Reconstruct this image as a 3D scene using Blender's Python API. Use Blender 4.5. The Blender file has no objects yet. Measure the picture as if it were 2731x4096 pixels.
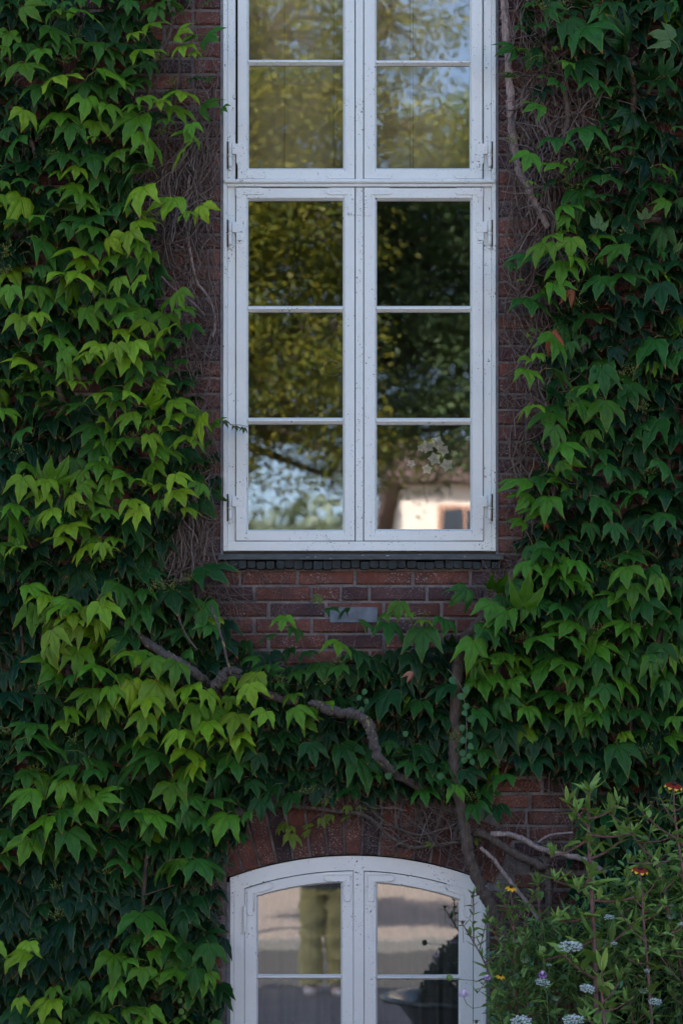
import bpy, math, random
import numpy as np
from mathutils import Vector, Matrix, Euler, noise
R = math.radians
random.seed(7); rnd = random.Random(11)
sc = bpy.context.scene
C = sc.collection

# ------------------------------------------------------------------ scale
S = 0.00104            # metres at the wall face for one photograph pixel
D = 8.0                # camera to wall
EYE_Z = 1.66
HX, HY = 1290.0, 3200.0   # foot of the camera's axis on the wall, in photograph pixels
CX = (HX - 1365.5) * S

def at(px, py, d=0.0):
    """point d metres in front of the wall (street side, -Y) seen at a photograph pixel"""
    k = (D - d) / D
    return Vector((CX + (px - HX) * S * k, -d, EYE_Z + (HY - py) * S * k))

def refl(px, py, y):
    """point y metres out in the street whose mirror image in the panes is seen at a pixel"""
    k = (D + y) / D
    return Vector((CX + (px - HX) * S * k, -y, EYE_Z + (HY - py) * S * k))

def WX(px): return (px - 1365.5) * S
def WZ(py): return EYE_Z + (HY - py) * S

# ------------------------------------------------------------------ camera
cam = bpy.data.cameras.new('camera'); camo = bpy.data.objects.new('camera', cam); C.objects.link(camo)
camo.location = (CX, -D, EYE_Z); camo.rotation_euler = (R(90), 0, 0)
cam.sensor_fit = 'VERTICAL'; cam.sensor_height = 36; cam.sensor_width = 24
cam.lens = 36 * D / (4096 * S)
cam.shift_x = (1365.5 - HX) / 4096; cam.shift_y = (HY - 2048) / 4096
cam.clip_start = 0.05; cam.clip_end = 2000
cam.dof.use_dof = True; cam.dof.focus_distance = D - 0.03; cam.dof.aperture_fstop = 2.1
sc.camera = camo

# ------------------------------------------------------------------ sky, sun, exposure
SUN_EL, SUN_AZ = R(43), R(-27)      # azimuth from +Y (behind the house) towards -X
w = bpy.data.worlds.new('World'); sc.world = w; w.use_nodes = True
nt = w.node_tree; nt.nodes.clear()
sky = nt.nodes.new('ShaderNodeTexSky'); sky.sky_type = 'NISHITA'; sky.sun_disc = False
sky.sun_elevation = SUN_EL; sky.sun_rotation = SUN_AZ
sky.air_density = 1.0; sky.dust_density = 1.6; sky.ozone_density = 1.0
bg = nt.nodes.new('ShaderNodeBackground'); bg.inputs['Strength'].default_value = 0.12
wo = nt.nodes.new('ShaderNodeOutputWorld')
nt.links.new(sky.outputs[0], bg.inputs[0]); nt.links.new(bg.outputs[0], wo.inputs[0])
sun = bpy.data.lights.new('sun', 'SUN'); sun.energy = 4.2; sun.angle = R(0.53); sun.color = (1, .93, .82)
suno = bpy.data.objects.new('sun', sun); C.objects.link(suno)
sdir = Vector((math.sin(SUN_AZ) * math.cos(SUN_EL), math.cos(SUN_AZ) * math.cos(SUN_EL), math.sin(SUN_EL)))
suno.rotation_euler = sdir.to_track_quat('Z', 'Y').to_euler(); suno.location = (-8, 20, 20)
sc.view_settings.view_transform = 'Standard'; sc.view_settings.look = 'None'
sc.view_settings.gamma = 1; sc.view_settings.use_curve_mapping = False
sc.view_settings.exposure = 1.9
sc.render.engine = 'CYCLES'
sc.cycles.use_denoising = True
sc.cycles.max_bounces = 8; sc.cycles.diffuse_bounces = 4; sc.cycles.transparent_max_bounces = 12
sc.cycles.caustics_reflective = False; sc.cycles.caustics_refractive = False
sc.cycles.sample_clamp_indirect = 6

# ------------------------------------------------------------------ materials
class NT:
    def __init__(s, name):
        s.m = bpy.data.materials.new(name); s.m.use_nodes = True
        s.t = s.m.node_tree; s.t.nodes.clear()
        s.out = s.n('ShaderNodeOutputMaterial')
    def n(s, typ, **kw):
        nd = s.t.nodes.new(typ)
        for k, v in kw.items(): setattr(nd, k, v)
        return nd
    def put(s, sock, v):
        if isinstance(v, bpy.types.NodeSocket): s.t.links.new(v, sock)
        elif isinstance(v, (tuple, list)) and len(v) == 3 and sock.type == 'RGBA': sock.default_value = (*v, 1)
        else: sock.default_value = v
    def math(s, op, a, b=0.0, c=0.0, clamp=False):
        nd = s.n('ShaderNodeMath', operation=op, use_clamp=clamp)
        for i, v in enumerate((a, b, c)): s.put(nd.inputs[i], v)
        return nd.outputs[0]
    def mix(s, f, a, b, blend='MIX'):
        nd = s.n('ShaderNodeMix', data_type='RGBA', blend_type=blend)
        s.put(nd.inputs[0], f); s.put(nd.inputs[6], a); s.put(nd.inputs[7], b)
        return nd.outputs[2]
    def step(s, v, lo, hi):
        nd = s.n('ShaderNodeMapRange'); nd.clamp = True
        s.put(nd.inputs[0], v); nd.inputs[1].default_value = lo; nd.inputs[2].default_value = hi
        return nd.outputs[0]
    def noise(s, scale, detail=4, rough=.55, vec=None, dist=0.0, out=0):
        nd = s.n('ShaderNodeTexNoise'); nd.inputs['Scale'].default_value = scale
        nd.inputs['Detail'].default_value = detail; nd.inputs['Roughness'].default_value = rough
        nd.inputs['Distortion'].default_value = dist
        if vec is not None: s.put(nd.inputs['Vector'], vec)
        return nd.outputs[out]
    def pos(s, scl=(1, 1, 1)):
        g = s.n('ShaderNodeNewGeometry')
        mp = s.n('ShaderNodeMapping'); mp.inputs['Scale'].default_value = scl
        s.put(mp.inputs[0], g.outputs['Position']); return mp.outputs[0]
    def bump(s, h, dist=.002, strength=1.0):
        b = s.n('ShaderNodeBump'); b.inputs['Distance'].default_value = dist; b.inputs['Strength'].default_value = strength
        s.put(b.inputs['Height'], h); return b.outputs[0]
    def bsdf(s, col, rough=.6, normal=None, spec=.5, **kw):
        b = s.n('ShaderNodeBsdfPrincipled')
        s.put(b.inputs['Base Color'], col); s.put(b.inputs['Roughness'], rough)
        s.put(b.inputs['Specular IOR Level'], spec)
        if normal is not None: s.put(b.inputs['Normal'], normal)
        for k, v in kw.items(): s.put(b.inputs[k.replace('_', ' ')], v)
        return b.outputs[0]
    def done(s, sh):
        s.t.links.new(sh, s.out.inputs[0]); return s.m

def simple(name, col, rough=.6, nscale=20, amt=.25, spec=.4, bump=.001, **kw):
    m = NT(name); p = m.pos()
    f = m.noise(nscale, 5, .6, p)
    dark = tuple(c * (1 - amt) for c in col); lite = tuple(min(1, c * (1 + amt)) for c in col)
    c = m.mix(m.step(f, .3, .7), dark, lite)
    return m.done(m.bsdf(c, rough, m.bump(m.noise(nscale * 3, 4, .6, p), bump), spec, **kw))

def own_colour(m, stuff):
    if stuff:
        a = m.n('ShaderNodeAttribute', attribute_name='col'); return a.outputs['Color']
    o = m.n('ShaderNodeObjectInfo'); return o.outputs['Color']

def leaf_mat(name, stuff, gloss=.27, trans=.16):
    m = NT(name)
    base = own_colour(m, stuff)
    uv = m.n('ShaderNodeUVMap', uv_map='UVMap').outputs[0]
    sx = m.n('ShaderNodeSeparateXYZ'); m.put(sx.inputs[0], uv)
    u = m.math('SUBTRACT', sx.outputs[0], 0.5); u = m.math('MULTIPLY', u, 2.0)   # stored as u/2+.5
    v = m.math('MULTIPLY', m.math('SUBTRACT', sx.outputs[1], 1.0), 2.0)
    au = m.math('ABSOLUTE', u)
    def vein(nx, ny, wd):
        d = m.math('ABSOLUTE', m.math('ADD', m.math('MULTIPLY', au, nx), m.math('MULTIPLY', v, ny)))
        return m.math('SUBTRACT', 1.0, m.step(d, wd * .4, wd))
    vv = m.math('MAXIMUM', vein(1, 0, .022), vein(.787, .617, .018))
    below = m.math('SUBTRACT', 1.0, m.step(v, -.02, .0))
    vv = m.math('MULTIPLY', vv, below)
    # fine side veins
    sv = m.math('SINE', m.math('MULTIPLY', m.math('ADD', m.math('MULTIPLY', au, 1.1), v), 46.0))
    svm = m.step(sv, .86, 1.0)
    p = m.pos()
    blot = m.noise(26, 4, .6, p)
    c = m.mix(m.step(blot, .25, .75), m.mix(1.0, base, (.72, .74, .85), 'MULTIPLY'), m.mix(1.0, base, (1.28, 1.16, .9), 'MULTIPLY'))
    lite = m.mix(.22, base, (.16, .30, .06))
    c = m.mix(m.math('MULTIPLY', vv, .45), c, lite)
    c = m.mix(m.math('MULTIPLY', svm, .12), c, lite)
    e = m.n('ShaderNodeAttribute', attribute_name='edge').outputs['Fac']
    c = m.mix(m.math('MULTIPLY', m.step(e, .91, .985), .38), c, m.mix(.55, base, (.22, .36, .06)))
    tip = m.math('MAXIMUM', m.math('SUBTRACT', 1.0, m.step(v, -1.23, -1.17)), m.math('MULTIPLY', m.step(au, .62, .66), m.math('SUBTRACT', 1.0, m.step(v, -.93, -.88))))
    c = m.mix(m.math('MULTIPLY', tip, .6), c, (.30, .09, .03))
    spots = m.step(m.noise(9, 6, .75, p), .70, .76)
    c = m.mix(m.math('MULTIPLY', spots, .45), c, (.14, .08, .03))
    g = m.n('ShaderNodeNewGeometry')
    under = m.mix(.5, base, (.085, .14, .035))
    c = m.mix(g.outputs['Backfacing'], c, under)
    h = m.math('ADD', m.math('MULTIPLY', vv, -.8), m.math('MULTIPLY', sv, .22))
    h = m.math('ADD', h, m.math('MULTIPLY', m.noise(60, 3, .5, p), .5))
    nrm = m.bump(h, .0016)
    ro = m.math('ADD', gloss, m.math('MULTIPLY', m.noise(40, 3, .6, p), .22))
    sh = m.bsdf(c, ro, nrm, .22)
    tr = m.n('ShaderNodeBsdfTranslucent'); m.put(tr.inputs[0], m.mix(1.0, c, (1.5, 1.7, .7), 'MULTIPLY'))
    mx = m.n('ShaderNodeMixShader'); mx.inputs[0].default_value = trans
    m.t.links.new(sh, mx.inputs[1]); m.t.links.new(tr.outputs[0], mx.inputs[2])
    return m.done(mx.outputs[0])

def brick_mat(name, stuff):
    m = NT(name); base = own_colour(m, stuff); p = m.pos()
    n1 = m.noise(14, 6, .7, p)
    c = m.mix(m.step(n1, .3, .72), m.mix(1.0, base, (.55, .55, .62), 'MULTIPLY'), m.mix(1.0, base, (1.3, 1.2, 1.1), 'MULTIPLY'))
    soot = m.step(m.noise(2.6, 5, .65, p), .36, .66)
    c = m.mix(m.math('MULTIPLY', soot, .72), c, (.040, .028, .034))
    sp = m.math('MULTIPLY', m.step(m.noise(150, 5, .75, p), .55, .64), m.step(m.noise(5.5, 4, .6, p), .40, .58))
    c = m.mix(m.math('MULTIPLY', sp, .85), c, (.42, .38, .37))
    h = m.math('ADD', m.noise(110, 6, .7, p), m.math('MULTIPLY', m.noise(22, 4, .6, p), 1.6))
    return m.done(m.bsdf(c, .9, m.bump(h, .004), .2))

def paint_mat(name, col=(.74, .74, .76), warm=0.0):
    m = NT(name); p = m.pos()
    big = m.noise(3.2, 5, .6, p); fine = m.noise(60, 5, .7, p)
    c = m.mix(m.step(big, .3, .75), tuple(x * .93 for x in col), col)
    c = m.mix(m.math('MULTIPLY', m.step(fine, .5, .8), .10), c, (.45, .42, .38))
    # grain brushed vertically
    gr = m.noise(1.0, 4, .7, m.pos((240, 240, 9)))
    c = m.mix(m.math('MULTIPLY', m.step(gr, .55, .8), .10), c, (.5, .5, .5))
    # chips: clustered flakes down to bare grey wood
    chips = m.math('MULTIPLY', m.step(m.noise(85, 3, .65, p), .635, .66), m.step(m.noise(6.5, 3, .6, p), .52, .57))
    chips2 = m.math('MULTIPLY', m.step(m.noise(170, 2, .5, p), .685, .70), m.step(m.noise(3, 2, .5, p), .50, .56))
    chips = m.math('MAXIMUM', chips, chips2)
    c = m.mix(chips, c, (.045, .042, .04))
    # dirt low on rails
    ed = m.step(m.noise(18, 5, .7, m.pos((1, 1, 3))), .60, .78)
    c = m.mix(m.math('MULTIPLY', ed, .16), c, (.25, .23, .2))
    h = m.math('ADD', m.math('MULTIPLY', chips, -1.2), m.math('ADD', m.math('MULTIPLY', gr, .5), m.math('MULTIPLY', fine, .4)))
    return m.done(m.bsdf(c, .42, m.bump(h, .0012), .45))

def bark_mat(name, col, lichen=0.0):
    m = NT(name); p = m.pos()
    n = m.noise(1.0, 6, .7, m.pos((140, 140, 30)), .6)
    c = m.mix(m.step(n, .32, .68), tuple(x * .38 for x in col), tuple(min(1, x * 1.35) for x in col))
    if lichen:
        l = m.step(m.noise(34, 5, .7, p), .60, .66)
        c = m.mix(m.math('MULTIPLY', l, lichen), c, (.34, .28, .09))
        l2 = m.step(m.noise(70, 5, .7, p), .66, .70)
        c = m.mix(m.math('MULTIPLY', l2, lichen), c, (.42, .44, .42))
    return m.done(m.bsdf(c, .9, m.bump(n, .006), .2))

def glass_mat(name, amt, wav=.0011, seed=0.0, tint=(1, 1, 1)):
    m = NT(name); g = m.n('ShaderNodeNewGeometry')
    mp = m.n('ShaderNodeMapping'); mp.inputs['Location'].default_value = (seed, seed * 2.3, seed); m.put(mp.inputs[0], g.outputs['Position'])
    h = m.math('ADD', m.noise(2.4, 2, .5, mp.outputs[0]), m.math('MULTIPLY', m.noise(9, 2, .5, mp.outputs[0]), .14))
    nr = m.bump(h, wav)
    gl = m.n('ShaderNodeBsdfGlossy'); gl.inputs['Roughness'].default_value = .0
    m.put(gl.inputs['Color'], tint); m.put(gl.inputs['Normal'], nr)
    tr = m.n('ShaderNodeBsdfTransparent'); m.put(tr.inputs[0], (.93, .95, .94))
    f = m.n('ShaderNodeFresnel'); f.inputs['IOR'].default_value = 1.5
    fac = m.math('ADD', m.math('MULTIPLY', f.outputs[0], .8), amt - .03, clamp=True)
    mx = m.n('ShaderNodeMixShader'); m.put(mx.inputs[0], fac)
    m.t.links.new(tr.outputs[0], mx.inputs[1]); m.t.links.new(gl.outputs[0], mx.inputs[2])
    return m.done(mx.outputs[0])

M = {}
M['leaf'] = leaf_mat('ivy_leaf', False); M['leaf_s'] = leaf_mat('ivy_leaf_mass', True)
M['weed'] = leaf_mat('garden_leaf', False, .5, .22); M['weed_s'] = leaf_mat('garden_leaf_mass', True, .5, .22)
M['brick'] = brick_mat('red_brick', False); M['brick_s'] = brick_mat('red_brick_mass', True)
def mortar():
    m = NT('lime_mortar'); p = m.pos()
    c = m.mix(m.step(m.noise(9, 6, .7, p), .3, .7), (.065, .058, .06), (.29, .265, .27))
    sp = m.step(m.noise(180, 4, .7, p), .58, .66)
    c = m.mix(m.math('MULTIPLY', sp, .6), c, (.42, .41, .4))
    return m.done(m.bsdf(c, .95, m.bump(m.noise(130, 6, .7, p), .006), .1))
M['mortar'] = mortar()
M['paint'] = paint_mat('weathered_white_paint', (.75, .79, .80))
M['paint2'] = paint_mat('warm_white_paint', (.77, .77, .775))
M['bark'] = bark_mat('vine_bark', (.115, .088, .076)); M['bark_l'] = bark_mat('lichened_bark', (.10, .085, .08), .8)
M['bark_p'] = bark_mat('pale_vine_bark', (.33, .26, .25))
M['twig'] = bark_mat('dry_twig', (.21, .165, .155))
M['petiole'] = simple('petiole', (.16, .15, .04), .6, 30, .3)
M['glassT'] = glass_mat('old_window_glass', .30, .0004, 0)
M['glassU'] = glass_mat('upper_window_glass', .31, .0007, 3.1)
M['glassB'] = glass_mat('lower_window_glass', .30, .0007, 7.7)
M['slate'] = simple('blue_slate', (.016, .024, .028), .6, 40, .6, .3)
def slate():
    m = NT('painted_sill'); p = m.pos()
    c = m.mix(m.step(m.noise(20, 5, .7, m.pos((1, 1, 4))), .3, .7), (.022, .034, .042), (.07, .095, .115))
    dr = m.math('MULTIPLY', m.step(m.noise(75, 3, .6, m.pos((.6, 1, 1.4))), .68, .70), 1.0)
    c = m.mix(dr, c, (.62, .64, .66))
    return m.done(m.bsdf(c, .4, m.bump(m.noise(60, 5, .6, p), .0015), .5))
M['sill'] = slate()
M['strip'] = simple('grey_joint', (.18, .19, .22), .8, 30, .3)
M['dark'] = simple('gap_shade', (.03, .025, .022), .6, 20, .4)  # flat dark colour put in for the shade inside gaps
M['iron'] = simple('screw_metal', (.16, .15, .15), .5, 60, .4)
# ------------------------------------------------------------------ mesh helpers
def link(o, parent=None):
    C.objects.link(o)
    if parent is not None: o.parent = parent
    return o
def tag(o, label=None, cat=None, group=None, kind=None):
    if label: o['label'] = label
    if cat: o['category'] = cat
    if group: o['group'] = group
    if kind: o['kind'] = kind
    return o
def thing(name, label, cat, loc=(0, 0, 0), group=None):
    o = bpy.data.objects.new(name, None); C.objects.link(o); o.location = loc; o.empty_display_size = .1
    return tag(o, label, cat, group)

class MB:
    def __init__(s): s.v = []; s.f = []; s.mi = []; s.sm = []
    def add(s, vs, fs, mi=0, smooth=False):
        b = len(s.v); s.v += [tuple(p) for p in vs]
        for f in fs: s.f.append([b + i for i in f]); s.mi.append(mi); s.sm.append(smooth)
    def box(s, x0, x1, y0, y1, z0, z1, mi=0, bev=0.0):
        if bev > 0:
            b = bev; vs = []; 
            for X, Y, Z, sx, sy, sz in [(x, y, z, a, bb, c) for (x, a) in ((x0, 1), (x1, -1)) for (y, bb) in ((y0, 1), (y1, -1)) for (z, c) in ((z0, 1), (z1, -1))]:
                vs += [(X + sx * b, Y + sy * b, Z), (X + sx * b, Y, Z + sz * b), (X, Y + sy * b, Z + sz * b)]
            # corner order index = ix*4+iy*2+iz ; verts 3*i + {0:z-face,1:y-face,2:x-face}
            def q(i, k): return 3 * i + k
            fs = []
            fs += [[q(0, 0), q(2, 0), q(6, 0), q(4, 0)], [q(1, 0), q(5, 0), q(7, 0), q(3, 0)]]
            fs += [[q(0, 1), q(4, 1), q(5, 1), q(1, 1)], [q(2, 1), q(3, 1), q(7, 1), q(6, 1)]]
            fs += [[q(0, 2), q(1, 2), q(3, 2), q(2, 2)], [q(4, 2), q(6, 2), q(7, 2), q(5, 2)]]
            for a, c in ((0, 4), (1, 5), (2, 6), (3, 7)): fs.append([q(a, 0), q(c, 0), q(c, 1), q(a, 1)])
            for a, c in ((0, 2), (1, 3), (4, 6), (5, 7)): fs.append([q(a, 0), q(c, 0), q(c, 2), q(a, 2)])
            for a, c in ((0, 1), (2, 3), (4, 5), (6, 7)): fs.append([q(a, 1), q(c, 1), q(c, 2), q(a, 2)])
            for i in range(8): fs.append([q(i, 0), q(i, 1), q(i, 2)])
            s.add(vs, fs, mi)
        else:
            vs = [(x0, y0, z0), (x1, y0, z0), (x1, y1, z0), (x0, y1, z0), (x0, y0, z1), (x1, y0, z1), (x1, y1, z1), (x0, y1, z1)]
            s.add(vs, [[0, 3, 2, 1], [4, 5, 6, 7], [0, 1, 5, 4], [1, 2, 6, 5], [2, 3, 7, 6], [3, 0, 4, 7]], mi)
        return s
    def prism(s, poly, y0, y1, mi=0):
        """poly: (x,z) points; extruded from y0 (front) to y1"""
        n = len(poly); vs = [(x, y0, z) for x, z in poly] + [(x, y1, z) for x, z in poly]
        fs = [list(range(n)), list(range(2 * n - 1, n - 1, -1))]
        for i in range(n): j = (i + 1) % n; fs.append([j, i, n + i, n + j])
        s.add(vs, fs, mi); return s
    def tube(s, pts, rad, sides=6, mi=0, smooth=True, rough=0.0, caps=True):
        pts = [Vector(p) for p in pts]; n = len(pts)
        if not hasattr(rad, '__len__'): rad = [rad] * n
        t0 = (pts[1] - pts[0]).normalized()
        up = Vector((0, 0, 1)) if abs(t0.z) < .8 else Vector((1, 0, 0))
        a = t0.cross(up).normalized(); vs = []; fs = []
        for i in range(n):
            t = (pts[min(i + 1, n - 1)] - pts[max(i - 1, 0)])
            if t.length < 1e-9: t = t0
            t.normalize(); a = (a - t * a.dot(t)).normalized(); b = t.cross(a)
            for k in range(sides):
                an = 2 * math.pi * k / sides; r = rad[i] * (1 + (rnd.uniform(-rough, rough) if rough else 0))
                vs.append(pts[i] + (a * math.cos(an) + b * math.sin(an)) * r)
        for i in range(n - 1):
            for k in range(sides):
                k2 = (k + 1) % sides
                fs.append([i * sides + k, i * sides + k2, (i + 1) * sides + k2, (i + 1) * sides + k])
        if caps: fs += [list(range(sides))[::-1], [(n - 1) * sides + k for k in range(sides)]]
        s.add(vs, fs, mi, smooth); return s
    def disc(s, c, r, axis='y', n=12, t=.002, mi=0):
        c = Vector(c); vs = []
        for d in (-t, 0):
            rr = r * (.8 if d < 0 else 1)
            for k in range(n):
                a = 2 * math.pi * k / n; vs.append((c.x + rr * math.cos(a), c.y + d, c.z + rr * math.sin(a)))
        fs = [list(range(n))] + [[(k + 1) % n, k, n + k, n + (k + 1) % n] for k in range(n)]
        s.add(vs, fs, mi); return s
    def ball(s, c, r, seg=8, rings=5, mi=0, scl=(1, 1, 1), jit=0.0):
        vs = []; fs = []; c = Vector(c)
        for i in range(rings + 1):
            th = math.pi * i / rings
            for k in range(seg):
                ph = 2 * math.pi * k / seg; j = 1 + (rnd.uniform(-jit, jit) if jit else 0)
                vs.append((c.x + r * j * scl[0] * math.sin(th) * math.cos(ph), c.y + r * j * scl[1] * math.sin(th) * math.sin(ph), c.z + r * j * scl[2] * math.cos(th)))
        for i in range(rings):
            for k in range(seg):
                k2 = (k + 1) % seg; fs.append([i * seg + k, (i + 1) * seg + k, (i + 1) * seg + k2, i * seg + k2])
        s.add(vs, fs, mi, True); return s
    def mesh(s, name, mats):
        me = bpy.data.meshes.new(name); me.from_pydata(s.v, [], s.f)
        if not isinstance(mats, (list, tuple)): mats = [mats]
        for m in mats: me.materials.append(m)
        me.polygons.foreach_set('material_index', s.mi); me.polygons.foreach_set('use_smooth', s.sm)
        me.update(); return me
    def build(s, name, mats, parent=None, loc=None):
        o = bpy.data.objects.new(name, s.mesh(name, mats)); link(o, parent)
        if loc is not None: o.location = loc
        return o

def spline(pts, per=6):
    """Catmull-Rom through tuples of any length"""
    P = [np.array(p, float) for p in pts]; P = [2 * P[0] - P[1]] + P + [2 * P[-1] - P[-2]]; out = []
    for i in range(1, len(P) - 2):
        for k in range(per):
            t = k / per; a, b, c, d = P[i - 1], P[i], P[i + 1], P[i + 2]
            out.append(.5 * ((2 * b) + (c - a) * t + (2 * a - 5 * b + 4 * c - d) * t * t + (3 * b - a - 3 * c + d) * t ** 3))
    out.append(P[-2]); return out

def mesh_np(name, V, F, mats, uv=None, col=None, edge=None, smooth=True, mi=None):
    """V (n,3), F list of equal-length faces array"""
    me = bpy.data.meshes.new(name)
    V = np.asarray(V, np.float32); F = np.asarray(F, np.int32); nf, k = F.shape
    me.vertices.add(len(V)); me.vertices.foreach_set('co', V.ravel())
    me.loops.add(nf * k); me.loops.foreach_set('vertex_index', F.ravel())
    me.polygons.add(nf); me.polygons.foreach_set('loop_start', np.arange(nf, dtype=np.int32) * k)
    me.polygons.foreach_set('loop_total', np.full(nf, k, np.int32))
    for m in (mats if isinstance(mats, (list, tuple)) else [mats]): me.materials.append(m)
    me.polygons.foreach_set('use_smooth', np.full(nf, smooth))
    if mi is not None: me.polygons.foreach_set('material_index', np.asarray(mi, np.int32))
    me.update(calc_edges=True)
    if uv is not None:
        l = me.uv_layers.new(name='UVMap'); l.data.foreach_set('uv', np.asarray(uv, np.float32)[F.ravel()].ravel())
    if edge is not None:
        a = me.attributes.new('edge', 'FLOAT', 'POINT'); a.data.foreach_set('value', np.asarray(edge, np.float32))
    if col is not None:
        a = me.attributes.new('col', 'FLOAT_COLOR', 'POINT')
        cc = np.ones((len(V), 4), np.float32); cc[:, :3] = col; a.data.foreach_set('color', cc.ravel())
    return me

# ------------------------------------------------------------------ ground and street
def sheet(name, x0, x1, y0, y1, z, mat):
    mb = MB(); mb.add([(x0, y0, z), (x1, y0, z), (x1, y1, z), (x0, y1, z)], [[0, 1, 2, 3]])
    return tag(mb.build(name, mat), kind='structure')
def paving_mat(name, a, b, sx, sy):
    m = NT(name); p = m.pos()
    br = m.n('ShaderNodeTexBrick'); m.put(br.inputs['Vector'], m.pos((1, 1, 1)))
    br.inputs['Scale'].default_value = 1; br.inputs['Brick Width'].default_value = sx; br.inputs['Row Height'].default_value = sy
    br.inputs['Mortar Size'].default_value = .008
    m.put(br.inputs['Color1'], a); m.put(br.inputs['Color2'], b); m.put(br.inputs['Mortar'], tuple(x * .4 for x in a))
    c = m.mix(m.step(m.noise(3, 6, .7, p), .35, .7), br.outputs[0], m.mix(.35, br.outputs[0], tuple(x * .5 for x in a)))
    return m.done(m.bsdf(c, .85, m.bump(m.noise(90, 4, .6, p), .002), .3))
asph = simple('asphalt', (.065, .063, .062), .9, 60, .35, .3, .003)
sheet('ground', -400, 400, -600, 300, -0.13, simple('far_ground', (.10, .11, .07), .95, .4, .3))
sheet('pavement', -25, 25, -8.9, -1.6, 0.0, paving_mat('slab_paving', (.23, .20, .19), (.19, .17, .165), .6, .4))
sheet('road', -60, 60, -14.5, -9.05, -0.12, asph)
sheet('square', -60, 60, -30, -14.6, -0.004, paving_mat('pink_paving', (.34, .28, .24), (.30, .25, .22), .3, .15))
for (y0, y1) in ((-9.05, -8.9), (-14.6, -14.5)):
    tag(MB().box(-60, 60, y0, y1, -.3, 0.01, bev=.01).build('kerb', simple('granite_kerb', (.16, .16, .16), .8, 80, .3)), kind='structure')
tag(MB().box(-60, 60, -1.6, 0.0, -.4, -.02).build('flower_bed', simple('garden_soil', (.035, .026, .02), .95, 30, .5, .2, .02)), kind='structure')

# ------------------------------------------------------------------ brick house
WIN = dict(x0=882, x1=1992, y0=-300, y1=2252)          # opening of the tall window
LOW = dict(x0=906, x1=1958, y1=4600, cx=1412, top=3418, half=526, rise=100)
R_ARC = (LOW['half'] ** 2 + LOW['rise'] ** 2) / (2 * LOW['rise'])
def arc_y(px, off=0.0):
    """photograph row of the arch soffit at a column; off moves the arc inwards"""
    r = R_ARC - off; dx = px - LOW['cx']
    return LOW['top'] + off + r - math.sqrt(max(r * r - dx * dx, 0)) if abs(dx) < r else LOW['top'] + off + r

house = thing('brick_house', 'old red brick house wall overgrown with creeper around two white windows', 'house', (0, 0, 0))
WT = .34
HXL, HXR, HTOP = -7.0, 7.0, 9.6
wl, wr, wt, wb = WX(WIN['x0']), WX(WIN['x1']), WZ(WIN['y0']), WZ(WIN['y1'])
ll, lr, lb = WX(LOW['x0']), WX(LOW['x1']), WZ(LOW['y1'])
mb = MB(); Y0 = .010
ax, bx_ = min(wl, ll), max(wr, lr)
def bxx(x0, x1, z0, z1): mb.box(x0, x1, Y0, WT, z0, z1)
bxx(HXL, wl, wb, HTOP); bxx(wr, HXR, wb, HTOP); bxx(wl, wr, wt, HTOP)
bxx(HXL, ll, -.3, wb); bxx(lr, HXR, -.3, wb); bxx(ll, lr, -.3, lb)
poly = [(ll, wb), (ll, WZ(arc_y(LOW['x0'])))]
N = 24
for i in range(1, N): 
    px = LOW['x0'] + (LOW['x1'] - LOW['x0']) * i / N; poly.append((WX(px), WZ(arc_y(px))))
poly += [(lr, WZ(arc_y(LOW['x1']))), (lr, wb)]
mb.prism(poly, Y0, WT)
mb.build('mortar_bed', M['mortar'], house)
# other walls, floors and roof keep the rooms dark and shade the street side
mb = MB()
mb.box(HXL, HXL + .3, WT, 9, -.3, HTOP); mb.box(HXR - .3, HXR, WT, 9, -.3, HTOP); mb.box(HXL + .3, HXR - .3, 8.7, 9, -.3, HTOP)
mb.build('rear_wall', simple('plaster', (.45, .42, .38), .9), house)
rb = MB(); rb.add([(HXL - .4, -.45, HTOP + .003), (HXR + .4, -.45, HTOP + .003), (HXR + .4, 4.5, HTOP + 2.4), (HXL - .4, 4.5, HTOP + 2.4), (HXR + .4, 9.4, HTOP + .003), (HXL - .4, 9.4, HTOP + .003)],
       [[0, 1, 2, 3], [3, 2, 4, 5], [0, 3, 5], [1, 4, 2], [0, 5, 4, 1]])
rb.build('roof', simple('clay_tiles', (.22, .08, .05), .85, 12, .4), house)
fl = MB(); fl.box(HXL + .3, HXR - .3, WT, 8.7, 1.75, 1.95); fl.box(HXL + .3, HXR - .3, WT, 8.7, 5.7, 5.9)
fl.box(-2.2, -2.1, WT, 3.5, 1.95, 5.7); fl.box(2.1, 2.2, WT, 3.5, 1.95, 5.7); fl.box(-2.1, 2.1, 3.4, 3.5, 1.95, 5.7)
fl.box(-2.2, -2.1, WT, 3.0, -.3, 1.75); fl.box(2.1, 2.2, WT, 3.0, -.3, 1.75); fl.box(-2.1, 2.1, 2.9, 3.0, -.3, 1.75)
fl.build('floor', simple('room_plaster', (.16, .15, .14), .9, 5, .2), house)

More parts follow.
